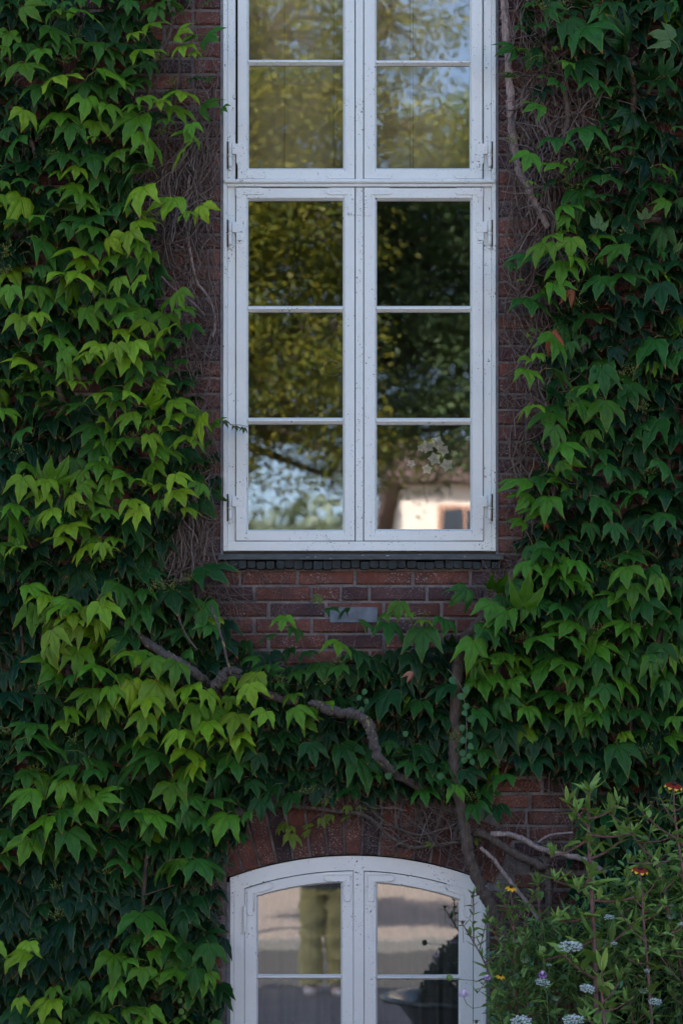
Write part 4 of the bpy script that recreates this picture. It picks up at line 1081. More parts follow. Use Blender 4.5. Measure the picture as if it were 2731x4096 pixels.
# ------------------------------------------------------------------ branches
TR = random.Random(3)
def branch(k, P, wd, d=.05, mat='bark', per=9, name='branch', rough=.17, taper=1.0, sides=10):
    """P: photograph points (px, py[, width, depth])"""
    pts = [(p[0], p[1], p[2] if len(p) > 2 else wd, p[3] if len(p) > 3 else d) for p in P]
    sp = spline(pts, per); loc = IV[k].location
    pos = []; rad = []; n = len(sp)
    for i, q in enumerate(sp):
        j = q[2] * .10
        pos.append(at(q[0] + TR.uniform(-j, j), q[1] + TR.uniform(-j, j), q[3]) - loc); rad.append(q[2] * .5 * S * (1 + TR.uniform(-.1, .1)) * (1 - (1 - taper) * i / n))
    mb = MB(); mb.tube(pos, rad, sides, rough=rough); return mb.build(name, M[mat], IV[k])
branch('R1', [(2012, -120), (2015, 0), (2022, 150), (2035, 300), (2040, 450), (2052, 560), (2072, 680), (2108, 745), (2130, 800), (2165, 860), (2190, 910)], 30, .04, 'bark_p')
branch('R1', [(2035, 440), (2085, 410), (2110, 380)], 10, .05, 'bark_p')
branch('R1', [(2250, 330), (2262, 400), (2268, 470), (2256, 540), (2250, 620)], 22, .06)
branch('R1', [(2530, 250), (2532, 400), (2530, 530), (2520, 700)], 26, .05)
branch('R1', [(2300, 300), (2420, 450), (2480, 560), (2530, 640)], 12, .04)
branch('R1', [(2160, 380), (2180, 460), (2205, 540), (2215, 640)], 14, .05)
branch('R1', [(2215, 760), (2222, 900), (2235, 1000), (2250, 1100), (2290, 1250)], 14, .05)
branch('R1', [(2150, 1480), (2175, 1600), (2200, 1700), (2210, 1850), (2215, 2000), (2240, 2060), (2300, 2150)], 20, .05)
branch('R1', [(2330, 1380), (2340, 1500), (2335, 1600)], 22, .05)
branch('R1', [(2560, 1450), (2565, 1550), (2570, 1700)], 30, .05)
branch('R2', [(2150, 2190), (2070, 2280), (1990, 2390), (1910, 2500), (1850, 2570), (1830, 2660), (1835, 2780)], 46, .06)
branch('R2', [(2640, 2500), (2600, 2800), (2620, 3100)], 18, .05)
branch('R2', [(2480, 2600), (2520, 2900), (2500, 3200)], 14, .05)
branch('CE', [(1830, 2660), (1822, 2860), (1815, 3050), (1835, 3200), (1855, 3300), (1870, 3400), (1890, 3480), (1935, 3570), (1975, 3650), (2000, 3700), (2030, 3780), (2080, 3880)], 46, .10, 'bark')
branch('CE', [(1240, 2818, 22), (1262, 2815, 32), (1300, 2835, 36), (1360, 2850, 38), (1420, 2857, 38), (1462, 2885, 40), (1485, 2940, 38), (1500, 3000, 38), (1525, 3045, 36), (1580, 3095, 34, .16), (1660, 3140, 34, .09), (1760, 3180, 30, .05)], 38, .23, 'bark_l', sides=14)
branch('L2', [(480, 2490, 20, .04), (560, 2545, 30, .08), (640, 2605, 37, .15), (720, 2650, 38, .17), (790, 2700, 38, .16), (840, 2745, 34, .10), (880, 2790, 26, .05)], 38, .16, 'bark_l', sides=12)
branch('L2', [(858, 2748, 38), (880, 2722, 42), (905, 2690, 38), (930, 2680, 30), (960, 2692, 28)], 38, .20, 'bark_l', sides=12)
branch('CE', [(925, 2700), (975, 2720), (1020, 2740), (1075, 2780), (1130, 2800), (1190, 2805)], 34, .12, 'bark_l', sides=12)
branch('L2', [(840, 2420), (858, 2460), (878, 2520), (898, 2590), (908, 2640), (925, 2700)], 10, .22, 'bark_l')
branch('L2', [(700, 2420), (740, 2530), (790, 2600)], 7, .18, 'bark')
branch('CE', [(1150, 3222), (1240, 3232), (1340, 3245), (1440, 3255), (1500, 3290), (1550, 3340), (1630, 3385), (1720, 3385), (1840, 3370)], 17, .05)
branch('CE', [(1485, 3240), (1540, 3290), (1620, 3325), (1680, 3340), (1760, 3320), (1830, 3290)], 10, .06)
branch('CE', [(1895, 3330), (1960, 3350), (2030, 3400), (2110, 3440), (2180, 3470)], 34, .08)
branch('CE', [(1960, 3335), (2040, 3338), (2095, 3360), (2160, 3395), (2260, 3420), (2340, 3440), (2420, 3490)], 22, .09, 'bark_p')
branch('CE', [(1920, 3390), (1975, 3440), (2035, 3520), (2090, 3590), (2130, 3640), (2180, 3740)], 15, .10, 'bark_p')
branch('CE', [(2180, 3430), (2190, 3530), (2195, 3620), (2190, 3720), (2230, 3850)], 30, .06)
branch('CE', [(2190, 3495), (2260, 3490), (2330, 3495), (2400, 3480)], 34, .05)
branch('CE', [(2150, 3370), (2200, 3340), (2290, 3330)], 8, .1, 'bark_p')
branch('CE', [(2050, 3620), (2150, 3720), (2230, 3800), (2330, 3850), (2420, 3870)], 22, .08)
branch('L3', [(590, 3400), (582, 3500), (575, 3600), (565, 3680), (545, 3760)], 17, .08)
branch('L3', [(580, 3580), (640, 3560), (700, 3540)], 6, .09)
branch('L3', [(745, 4030), (790, 4050), (830, 4085), (870, 4140)], 20, .05)
branch('L1', [(695, -50), (690, 60), (670, 160), (610, 260), (590, 420)], 18, .05)
branch('L1', [(720, 180), (715, 300), (700, 420)], 12, .05)
branch('L1', [(125, 560), (150, 640), (180, 700)], 18, .05)
branch('L1', [(150, 1280), (135, 1360), (160, 1450), (240, 1560), (250, 1800)], 26, .04)
branch('L1', [(760, 700), (750, 800), (745, 900), (770, 1050), (790, 1130), (840, 1200), (860, 1290), (850, 1350)], 11, .04, 'bark_p')
branch('L2', [(240, 1800), (250, 1950), (225, 2050)], 16, .05)
branch('L2', [(85, 2500), (95, 2650), (90, 2780)], 12, .06)
branch('L1', [(640, 1100), (690, 1150), (760, 1200), (820, 1260)], 8, .04, 'bark_p')

# dry twigs and aerial roots clinging to the bricks
def twigs(k, zone, n, rad=(1.0, 2.6), vert=.75, d=(.004, .06), seg=7, step=26):
    loc = IV[k].location; mb = MB()
    for _ in range(n):
        while True:
            x0, y0, x1, y1 = TR.choice(zone); px, py = TR.uniform(x0, x1), TR.uniform(y0, y1)
            break
        a = math.pi / 2 + TR.gauss(0, .35) if TR.random() < vert else TR.uniform(0, math.pi)
        if TR.random() < .5: a += math.pi
        dep = TR.uniform(*d); pts = []; st = step * TR.uniform(.5, 1.3); cu = TR.gauss(0, .10)
        for i in range(seg):
            pts.append(at(px, py, max(.002, dep)) - loc); a += TR.gauss(cu, .25); px += st * math.cos(a); py += st * math.sin(a); dep += TR.gauss(0, .006); dep = min(max(dep, .003), d[1])
            if 884 < px < 1990 and py < 2225: dep = max(dep, .003); break
            if px > 915 and px < 1950 and py > arc_y(px) - 3 and py > 3400: break
        if len(pts) < 3: continue
        r0 = TR.uniform(*rad) * .5 * S
        mb.tube(pts, [r0 * (1 - .6 * i / len(pts)) for i in range(len(pts))], 3, smooth=True, caps=False)
    o = mb.build('twigs', M['twig'], IV[k]); return tag(o, kind='stuff')
twigs('L1', [(760, 380, 870, 760), (600, 680, 850, 1000), (620, 780, 880, 1600), (680, 900, 850, 1350), (560, 560, 760, 700), (560, 0, 800, 350), (740, 1150, 880, 1500)], 850, (1.2, 3.2))
twigs('L1', [(700, 380, 870, 760), (620, 680, 860, 1000), (640, 780, 870, 1600)], 260, (3.5, 8), .85, (.01, .07), 9, 34)
twigs('L1', [(20, 100, 600, 1500)], 260, (2, 5))
twigs('L2', [(700, 1980, 860, 2330), (620, 2060, 860, 2300), (760, 1650, 860, 2100), (560, 2200, 800, 2500)], 600, (1.5, 4), .5)
twigs('L2', [(700, 1980, 860, 2330), (760, 1650, 860, 2100), (620, 2150, 800, 2450)], 150, (3.5, 8), .7, (.01, .08), 9, 34)
twigs('L2', [(850, 2290, 1200, 2560)], 90, (1, 2.6), .3, (.003, .012))
twigs('L2', [(20, 1600, 700, 2800)], 240, (2, 5))
twigs('L3', [(780, 3400, 915, 3700), (20, 3400, 850, 4096)], 220, (1.5, 4), .5)
twigs('R1', [(2030, 0, 2230, 700), (2030, 380, 2400, 620), (2000, 700, 2250, 1500), (2050, 700, 2300, 1300), (2020, 1450, 2250, 2150)], 900, (1.3, 3.6))
twigs('R1', [(2040, 0, 2200, 700), (2080, 380, 2400, 620), (2040, 700, 2250, 1500), (2060, 700, 2300, 1300), (2040, 1450, 2250, 2150)], 420, (3.5, 9), .85, (.01, .08), 9, 36)
twigs('R1', [(2150, 300, 2700, 1600)], 420, (2, 6))
twigs('R2', [(2000, 2180, 2160, 2420), (1950, 2250, 2150, 2500)], 170, (1, 3), .3)
twigs('R2', [(2100, 2400, 2720, 3300)], 240, (2, 5))
twigs('CE', [(1560, 3150, 1850, 3400), (1450, 3200, 1830, 3390), (1860, 3300, 2320, 3500), (1300, 3140, 1700, 3260), (1990, 3500, 2250, 3800)], 420, (1.5, 5), .2, (.01, .09))
twigs('CE', [(1100, 2650, 1900, 3200)], 160, (2, 5))

# berry clusters
def berries(k, spots):
    loc = IV[k].location; mb = MB()
    for px, py in spots:
        for _ in range(TR.randrange(16, 30)):
            a, b = TR.gauss(0, 17), TR.gauss(0, 12); d = TR.uniform(.12, .19); c = at(px + a, py + b, d) - loc; e = at(px + a * .3, py + 14 + b * .3, d - .03) - loc
            mb.tube([e, c], .0006, 3, caps=False); mb.ball(c, 2.4 * S, 5, 3)
    tag(mb.build('berries', simple('unripe_berries', (.16, .19, .04), .5, 60, .3), IV[k]), kind='stuff')
berries('L1', [(260, 230), (690, 320), (640, 220), (170, 510), (220, 610), (310, 130), (800, 210), (650, 520), (470, 665), (640, 855), (25, 980), (15, 1080), (370, 1160), (410, 1165), (300, 1260), (20, 1010)])
berries('L2', [(80, 1800), (350, 1740), (540, 1730), (650, 1780), (680, 2020), (330, 2035), (640, 2330), (690, 2340), (620, 2340), (750, 2310), (610, 2740), (690, 2810), (160, 2740), (260, 1960)])
berries('L3', [(30, 2920), (300, 2950), (690, 2815), (220, 3540), (230, 3650), (550, 3740), (590, 3770), (150, 3070), (340, 3050), (960, 2910), (430, 3480)])
berries('R1', [(2170, 20), (2250, 10), (2270, 700), (2300, 740), (2340, 1040), (2310, 1200), (2490, 920), (2280, 1615), (2530, 1480), (2480, 1490), (2600, 1880), (2050, 560), (2390, 600), (2560, 1620)])
berries('R2', [(2420, 2260), (2380, 2510), (2040, 2640), (2090, 2545), (2450, 2620), (2540, 2300), (2580, 3000), (2560, 2500), (2110, 2540), (1890, 3180)])
berries('CE', [(1120, 2720), (1300, 2720), (1350, 2640), (1830, 2940), (1240, 3160), (1640, 2475), (1700, 2470), (1815, 2945)])

# small young creeper on the arch bricks and the round-leaved vine
yc = thing('young_creeper', 'small light green creeper sprays hanging over the brick arch', 'creeper', at(1250, 3220, .05))
for (x, y, wd) in ((450, 940, 75), (470, 925, 50), (525, 920, 85), (490, 1050, 65), (460, 1080, 65), (610, 1000, 62), (590, 1050, 68), (360, 1100, 65), (350, 1145, 60), (175, 1120, 75), (205, 1105, 60), (240, 1120, 80), (270, 1190, 100), (700, 990, 50), (1415, 1190, 62), (1120, 1215, 50)):
    px, py = 1000 + x / 1.568, 2600 + y / 1.568; idx, mt = place(px, py, wd / 1.568 * 1.05, TR.gauss(0, 15), '2', .07, TR)
    o = bpy.data.objects.new('leaf', LEAF_ME[TR.choice((2, 4, 8))]); link(o, yc); o.matrix_local = Matrix.Translation(-yc.location) @ mt; o.color = (.13, .19, .03, 1)
mb = MB()
for P in (((1190, 3230), (1160, 3260), (1150, 3310), (1170, 3350)), ((1300, 3240), (1230, 3290), (1225, 3320)), ((1400, 3235), (1385, 3260))):
    mb.tube([at(x, y, .04) - yc.location for x, y in P], .0012, 4)
mb.build('stem', M['twig'], yc)
def round_leaf():
    mb = MB(); n = 12; vs = [(0, 0, -.5)]
    for k in range(n):
        a = 2 * math.pi * k / n; r = .5 * (1 + .06 * math.sin(3 * a)); vs.append((r * math.sin(a), -.10 * math.cos(a * 2) + .06, -.5 + r * math.cos(a) * (1.05)))
    mb.add(vs, [[0, 1 + (k + 1) % n, 1 + k] for k in range(n)], 0, True); me = mb.mesh('leaf', M['weed']); me.uv_layers.new(name='UVMap').data.foreach_set('uv', [.6, .9] * len(me.loops)); return me
RL = round_leaf()
rv = thing('round_leaved_vine', 'thin hanging vine of small round leaves over the dark creeper', 'vine', at(1850, 2720, .25))
rp = [(1270, 190, 50), (1355, 245, 46), (1325, 290, 42), (1365, 355, 40), (1345, 395, 40), (1380, 430, 44), (1340, 490, 42), (1375, 535, 44), (1330, 565, 42), (1370, 605, 40), (1335, 645, 42), (1380, 665, 34), (1355, 695, 40), (1390, 700, 34),
      (1195, 790, 42), (880, 790, 46), (680, 300, 36), (720, 325, 34), (710, 265, 40), (690, 375, 34), (980, 525, 36)]
for (x, y, wd) in rp:
    px, py = 1000 + x / 1.568, 2600 + y / 1.568; o = bpy.data.objects.new('leaf', RL); link(o, rv)
    k = wd / 1.568 * S; o.location = at(px, py - wd * .3, .27 if x > 1200 else .2) - rv.location; o.scale = (k, k, k); o.rotation_euler = (R(TR.uniform(-25, 10)), R(TR.uniform(-40, 40)), R(TR.uniform(-30, 30)))
    o.color = (.05, .145, .06, 1)
mb = MB(); mb.tube([at(1000 + x / 1.568, 2600 + y / 1.568, .26) - rv.location for x, y in ((1240, 120), (1300, 190), (1335, 260), (1350, 360), (1358, 500), (1352, 600), (1360, 700))], .0013, 4)
mb.build('stem', M['twig'], rv)
rv2 = thing('round_leaved_vine', 'short trail of tiny round leaves beside the curved lower creeper at bottom left', 'vine', at(720, 3950, .15))
for (x, y, wd) in ((1145, 825, 34), (1127, 866, 34), (1165, 898, 40), (1130, 935, 38), (1155, 970, 34), (1118, 995, 42)):
    o = bpy.data.objects.new('leaf', RL); link(o, rv2); k = wd / 1.568 * S; o.location = at(x / 1.568, 3450 + y / 1.568 - wd * .3, .15) - rv2.location; o.scale = (k, k, k)
    o.rotation_euler = (R(-15), R(TR.uniform(-30, 30)), R(TR.uniform(-30, 30))); o.color = (.12, .21, .05, 1)
mb = MB(); mb.tube([at(x / 1.568, 3450 + y / 1.568, .14) - rv2.location for x, y in ((1130, 780), (1140, 850), (1150, 930), (1140, 1000))], .0012, 4); mb.build('stem', M['twig'], rv2)
# single dried leaves
for i, (px, py, wd, lab) in enumerate(((2215, 1325, 60, 'dry rust red leaf caught in the twigs right of the middle panes'), (2290, 1160, 44, 'thin dry brown leaf hanging in the right creeper'), (1650, 2690, 30, 'curled dry pinkish leaf in the creeper below the sill'))):
    o = bpy.data.objects.new('dry_leaf', NARROW_ME); C.objects.link(o); k = wd / .8 * S; o.location = at(px, py, .2); o.scale = (k, k, k); o.rotation_euler = (0, R((-35, 5, 30)[i]), R(20)); o.color = ((.34, .09, .05), (.22, .08, .04), (.36, .16, .13))[i] + (1,)
    tag(o, lab, 'leaf')
# spray of tiny leaves reaching over the window frame
tp = thing('creeper_tip', 'thin creeper shoot with three tiny leaves crossing the white frame', 'creeper', at(900, 1690, .05))
for (x, y, wd, ro) in ((72, 250, 50, 20), (125, 272, 50, -5), (165, 285, 40, 10)):
    px, py = 850 + x / 1.3067, 1500 + y / 1.3067; idx, mt = place(px, py, wd / 1.3067, ro, '3', .06, TR); o = bpy.data.objects.new('leaf', LEAF_ME[4]); link(o, tp)
    o.matrix_local = Matrix.Translation(-tp.location) @ mt; o.color = (.07, .09, .025, 1)
mb = MB(); mb.tube([at(850 + x / 1.3067, 1500 + y / 1.3067, .055) - tp.location for x, y in ((20, 235), (60, 240), (100, 258), (150, 262), (185, 270))], .0012, 4); mb.build('stem', M['twig'], tp)
# ------------------------------------------------------------------ garden plants at the lower right
GR = random.Random(99)
def lance_mesh(w, droop, serr=0.0, name='leaf', wav=.0):
    """leaf of length 1 along +X, blade up +Z"""
    mb = MB(); n = 7; vs = []; fs = []
    for i in range(n + 1):
        t = i / n; hw = w * (math.sin(math.pi * min(1, t * .92 + .04)) ** .8) * (1 - .35 * t); x = t * (1 - .12 * droop * t); z = -droop * .5 * t * t + .02 * math.sin(9 * t)
        s = 1 + (serr if i % 2 else -serr)
        vs += [(x, -hw * s, z + hw * .45 + wav * math.sin(13 * t)), (x, 0, z), (x, hw * s, z + hw * .45 - wav * math.sin(11 * t))]
    for i in range(n):
        a = 3 * i; fs += [[a, a + 3, a + 4, a + 1], [a + 1, a + 4, a + 5, a + 2]]
    mb.add(vs, fs, 0, True); return mb
def finish(me, V_=None):
    l = me.uv_layers.new(name='UVMap'); a = me.attributes.new('edge', 'FLOAT', 'POINT')
    co = np.empty(len(me.vertices) * 3, np.float32); me.vertices.foreach_get('co', co); co = co.reshape(-1, 3)
    li = np.empty(len(me.loops), np.int32); me.loops.foreach_get('vertex_index', li)
    l.data.foreach_set('uv', np.c_[co[li, 1] / 2 + .5, 1 - co[li, 0] / 2 * .9].astype(np.float32).ravel()); return me
LM = [finish(lance_mesh(.19, .3, .05).mesh('leaf', M['weed'])), finish(lance_mesh(.25, .7, .08, wav=.02).mesh('leaf', M['weed'])), finish(lance_mesh(.16, -.2, .04).mesh('leaf', M['weed'])), finish(lance_mesh(.30, 1.0, .1, wav=.03).mesh('leaf', M['weed']))]
stemmat = simple('purple_stem', (.17, .085, .085), .65, 60, .4, .3)
greenstem = simple('green_stem', (.09, .15, .05), .6, 60, .3, .3)
def orient(dirv, roll=0.0):
    """rotation taking +X to dirv with +Z as near up as can be"""
    x = dirv.normalized(); up = Vector((0, 0, 1))
    if abs(x.z) > .97: up = Vector((0, -1, 0))
    y = up.cross(x).normalized(); z = x.cross(y)
    m = Matrix((x, y, z)).transposed().to_4x4(); return m @ Matrix.Rotation(roll, 4, 'X')
def weed_col(tone, r):
    b = {'hi': (.27, .43, .12), 'mid': (.19, .35, .11), 'lo': (.10, .22, .08)}[tone]; v = r.uniform(.8, 1.2); return (b[0] * v * r.uniform(.9, 1.15), b[1] * v, b[2] * v, 1)
def put_leaf(parent, p, dirv, L, tone, k=None, roll=0.0):
    o = bpy.data.objects.new('leaf', LM[GR.randrange(4) if k is None else k]); link(o, parent)
    o.matrix_local = Matrix.Translation(p) @ orient(dirv, roll) @ Matrix.Diagonal((L, L, L, 1)); o.color = weed_col(tone, GR); return o
def branch_dir(az, el): return Vector((math.cos(az) * math.cos(el), math.sin(az) * math.cos(el), math.sin(el)))

def leafy_plant(label, stem, d, side, wd=14, tone='hi', leafL=.075, group='tall leafy stems in the border', density=1.0, name='coneflower_plant', tips=True, jit=.0):
    """stem: pixel path from the base up; side: list of (t along stem, tip px, tip py, depth change)"""
    P0 = at(*stem[0], d); root = thing(name, label, 'plant', P0, group)
    sp = spline([tuple(at(x, y, d) - P0) for x, y in stem], 8); sp = [Vector(q) for q in sp]; n = len(sp)
    mb = MB(); mb.tube(sp, [wd * .5 * S * (1 - .6 * i / n) for i in range(n)], 7, rough=.06); mb.build('stem', stemmat, root)
    def leaves_on(pts, L0, step, start=0.0, tuft=True, tone=tone):
        acc = 0; az = GR.uniform(0, 6.3); tot = sum((pts[i + 1] - pts[i]).length for i in range(len(pts) - 1)); run = 0
        for i in range(len(pts) - 1):
            seg = pts[i + 1] - pts[i]; acc += seg.length; run += seg.length
            if run / tot < start: continue
            if acc > step:
                acc = 0; f = run / tot; L = L0 * (1.2 - .45 * f) * GR.uniform(.7, 1.2)
                for q in (0, 1):
                    if GR.random() > .92: continue
                    a = az + q * math.pi + GR.uniform(-.4, .4); el = GR.uniform(-.1, .75) + .3 * f
                    dv = branch_dir(a, el) + seg.normalized() * .3
                    dv.y = dv.y * .55 - .05
                    put_leaf(root, pts[i], dv, L, tone if GR.random() < .8 else 'mid', roll=GR.uniform(-.5, .5))
                az += 1.57 + GR.uniform(-.4, .4)
        if tuft:
            for q in range(5):
                a = GR.uniform(0, 6.3); dv = branch_dir(a, GR.uniform(.3, 1.35)); put_leaf(root, pts[-1], dv, L0 * GR.uniform(.45, .85), tone, 2, GR.uniform(-.5, .5))
    leaves_on(sp[int(n * .15):], leafL * 1.3, .05 / density, tuft=tips)
    for (t, tx, ty, dd) in side:
        i = int(t * (n - 1)); a = sp[i]; e = at(tx, ty, d + dd) - P0; mid = a.lerp(e, .5) + Vector((0, 0, -.006 - .03 * abs(e.x - a.x)))
        q = [Vector(v) for v in spline([tuple(a), tuple(mid), tuple(e)], 6)]
        mb = MB(); mb.tube(q, [wd * .28 * S * (1 - .5 * j / len(q)) for j in range(len(q))], 5); mb.build('branch', stemmat, root)
        leaves_on(q, leafL * 1.0, .030 / density, .15)
    return root
def tgt(x, y): return 1800 + x / 1.684, 3000 + y / 1.684
main = leafy_plant('tallest stem of the border plants, pale green leaves on a straight purple stalk', [tgt(1000, 2300), tgt(985, 1846), tgt(975, 1500), tgt(960, 1150), tgt(945, 880), tgt(930, 600), tgt(930, 400), tgt(935, 280)], .62,
    [(.28, *tgt(760, 1380), .1), (.38, *tgt(620, 1480 - 60), .0), (.34, *tgt(1240, 1160), -.1), (.45, *tgt(720, 1150), .0), (.50, *tgt(1250, 990), .05), (.56, *tgt(700, 880), .05), (.6, *tgt(860, 960), .1), (.66, *tgt(1160, 600), .0),
     (.72, *tgt(680, 720), .0), (.78, *tgt(850, 420), .05), (.82, *tgt(1130, 370), .0), (.86, *tgt(790, 350), .0), (.74, *tgt(1230, 560), .1), (.9, *tgt(820, 480), -.05)], 22, leafL=.088)
leafy_plant('branching stem with a red and yellow flower near the right edge', [tgt(1620, 2200), tgt(1600, 1500), tgt(1570, 900), tgt(1530, 600), tgt(1505, 400), tgt(1505, 265)], .6,
    [(.3, *tgt(1400, 1250), .1), (.45, *tgt(1420, 960), 0), (.6, *tgt(1290, 420), 0), (.7, *tgt(1400, 300), 0), (.5, *tgt(1200, 760), .1), (.62, *tgt(1640, 700), 0), (.8, *tgt(1560, 380), 0)], 14, leafL=.06, tips=False)
leafy_plant('leaning stem right of the tallest one, ending in a small leaf tuft', [tgt(1640, 1850), tgt(1500, 1250), tgt(1400, 800), tgt(1290, 660), tgt(1180, 520), tgt(1070, 430)], .5,
    [(.3, *tgt(1300, 1100), .1), (.45, *tgt(1460, 700), .1), (.6, *tgt(1350, 560), 0), (.72, *tgt(1180, 380), 0), (.5, *tgt(1190, 860), .05), (.65, *tgt(1560, 560), 0)], 12, leafL=.062)
leafy_plant('stem carrying a dark red flower with yellow tips amid pale leaves', [tgt(1380, 2200), tgt(1330, 1500), tgt(1300, 1150), tgt(1290, 950), tgt(1275, 830)], .66,
    [(.4, *tgt(1130, 1080), 0), (.5, *tgt(1450, 1050), 0), (.6, *tgt(1180, 920), 0), (.7, *tgt(1400, 860), 0), (.3, *tgt(1180, 1400), .1), (.35, *tgt(1500, 1350), .1)], 12, leafL=.06, tips=False)
leafy_plant('leafy stem at the left of the border in front of the vine trunk', [tgt(440, 2100), tgt(440, 1500), tgt(430, 1250), tgt(415, 1050), tgt(405, 930)], .5,
    [(.4, *tgt(560, 1000), 0), (.45, *tgt(300, 1180), 0), (.55, *tgt(330, 940), 0), (.6, *tgt(590, 920), 0), (.3, *tgt(250, 1150), .1), (.35, *tgt(520, 1250), .1), (.7, *tgt(350, 1010), 0)], 11, 'mid', leafL=.05, tips=False, density=1.35)
leafy_plant('thin arching stem in front of the white frame of the arched window', [tgt(380, 2000), tgt(300, 1600), tgt(230, 1430), tgt(160, 1300), tgt(110, 1220), tgt(80, 1165)], .5,
    [(.5, *tgt(250, 1100), 0), (.6, *tgt(150, 970), 0), (.4, *tgt(350, 1350), .1), (.3, *tgt(180, 1640), .1), (.35, *tgt(420, 1600), .1)], 8, 'mid', leafL=.042, tips=False, density=1.25)
leafy_plant('bushy stem rising at the bottom centre of the border', [tgt(700, 2300), tgt(690, 1900), tgt(650, 1600), tgt(630, 1350), tgt(600, 1100), tgt(590, 900)], .4,
    [(.3, *tgt(480, 1700), 0), (.4, *tgt(850, 1560), .1), (.5, *tgt(520, 1340), .1), (.6, *tgt(740, 1160), 0), (.25, *tgt(920, 1700), .1), (.55, *tgt(700, 1400), .1)], 12, 'mid', leafL=.055)
leafy_plant('bushy green stem low beside the tallest one', [tgt(1060, 2300), tgt(1040, 1900), tgt(1020, 1650), tgt(1020, 1490)], .75,
    [(.3, *tgt(850, 1950), 0), (.5, *tgt(1180, 1700), .0), (.4, *tgt(900, 1800), .0), (.6, *tgt(1140, 1560), 0)], 16, 'hi', leafL=.085)
leafy_plant('slender leafy stem at the far right edge of the border', [tgt(1700, 2100), tgt(1640, 1700), tgt(1600, 1350), tgt(1550, 1100)], .55,
    [(.3, *tgt(1480, 1650), 0), (.5, *tgt(1440, 1400), 0), (.6, *tgt(1640, 1250), 0), (.4, *tgt(1350, 1300), .1)], 12, 'mid', leafL=.06)
leafy_plant('leafy stem low in the border under the white umbels', [tgt(1250, 2200), tgt(1230, 1850), tgt(1180, 1600), tgt(1160, 1450)], .45,
    [(.3, *tgt(1380, 1600), 0), (.5, *tgt(1300, 1400), 0), (.45, *tgt(1090, 1500), 0), (.5, *tgt(1400, 1480), 0)], 12, 'mid', leafL=.06)
leafy_plant('short bushy stem beside the lilac flower heads', [tgt(560, 2200), tgt(540, 1900), tgt(520, 1700), tgt(500, 1600)], .55,
    [(.3, *tgt(330, 1780), 0), (.5, *tgt(650, 1750), 0), (.6, *tgt(400, 1620), 0), (.4, *tgt(280, 1700), 0)], 11, 'mid', leafL=.05, density=1.3)

# flowers
ray = simple('mahogany_petal', (.26, .02, .012), .55, 90, .3); yel = simple('yellow_petal', (.78, .42, .02), .5, 60, .15); cone = simple('dark_cone', (.03, .012, .008), .7, 200, .5)
def coneflower(x, y, sz, d, yellow, label):
    d += .12
    p = at(*tgt(x, y), d); root = thing('coneflower', label, 'flower', p, None); root.rotation_euler = (R(22), R(8), 0); r = sz / 1.684 * S * .5
    for k in range(8):
        a = 2 * math.pi * k / 8 + .2; u = Vector((math.cos(a), math.sin(a), -.18)); t = Vector((-math.sin(a), math.cos(a), 0))
        mb = MB(); s_ = .84 if not yellow else .3
        A = [u * r * .12 + t * r * .08, u * r * .12 - t * r * .08, u * r * s_ - t * r * .26, u * r * s_ + t * r * .26]
        B = [u * r * s_ + t * r * .26, u * r * s_ - t * r * .26, u * r * .9 - t * r * .16 + Vector((0, 0, -r * .12)), u * r + Vector((0, 0, -r * .2)), u * r * .9 + t * r * .16 + Vector((0, 0, -r * .12))]
        mb.add(A, [[0, 1, 2, 3]], 0); mb.add(B, [[0, 1, 2, 3, 4]], 1); mb.build('petal', [ray, yel], root)
    mb = MB(); mb.ball((0, 0, r * .12), r * .3, 8, 5, scl=(1, 1, .9), jit=.06); mb.build('cone', cone, root)
    mb = MB(); mb.tube([(0, 0, -.16), (0, 0, -.02), (0, 0, 0)], .0022, 5); mb.build('stem', greenstem, root)
    return root
coneflower(1505, 232, 120, .6, False, 'dark red flower with yellow petal tips at the top right of the border')
coneflower(1278, 800, 110, .66, False, 'dark red flower with yellow petal tips amid the pale leafy stems')
coneflower(410, 925, 80, .5, True, 'yellow and red flower above the stem left of the white umbel')
coneflower(338, 1520, 62, .5, True, 'small yellow flower beside the lilac heads')
umbw = simple('umbel_white', (.66, .72, .70), .7, 90, .1)
def umbel(x, y, sz, d, label, closed=False):
    d += .24
    p = at(*tgt(x, y), d); root = thing('wild_carrot', label, 'flower', p, 'white wild carrot flowers in the border'); root.rotation_euler = (R(GR.uniform(24, 40)), R(GR.uniform(-8, 8)), 0); r = sz / 1.684 * S * .5
    mb = MB(); st = MB(); n = 34 if not closed else 18; base = Vector((0, 0, -r * .75))
    for k in range(n):
        q = math.sqrt((k + .5) / n); a = k * 2.39996; c = Vector((math.cos(a) * q * r, math.sin(a) * q * r * .8, -q * q * r * .22 + GR.uniform(-.003, .003)))
        if closed: c = Vector((math.cos(a) * q * r * .75, math.sin(a) * q * r * .7, -r * .2 + q * r * .5))
        st.tube([base, base.lerp(c, .6) + Vector((0, 0, -.004)), c], .0007, 3, caps=False)
        for j in range(7):
            b = 2 * math.pi * j / 7; e = c + Vector((math.cos(b), math.sin(b), 0)) * r * .10 * (0 if j == 6 else 1) + Vector((0, 0, GR.uniform(-.001, .0015))); s_ = r * .05 * GR.uniform(.7, 1.2)
            mb.add([e + Vector((s_, 0, 0)), e + Vector((0, s_, s_ * .4)), e + Vector((-s_, 0, 0)), e + Vector((0, -s_, s_ * .4)), e + Vector((0, 0, s_ * .7))], [[0, 1, 4], [1, 2, 4], [2, 3, 4], [3, 0, 4]])
    tag(mb.build('florets', umbw if not closed else simple('green_umbel', (.26, .32, .20), .8, 90, .2), root), kind='stuff')
    st.tube([base, base + Vector((.005, .05, -.15)), base + Vector((.0, .22, -.40))], .0016, 5); st.build('stem', greenstem, root)
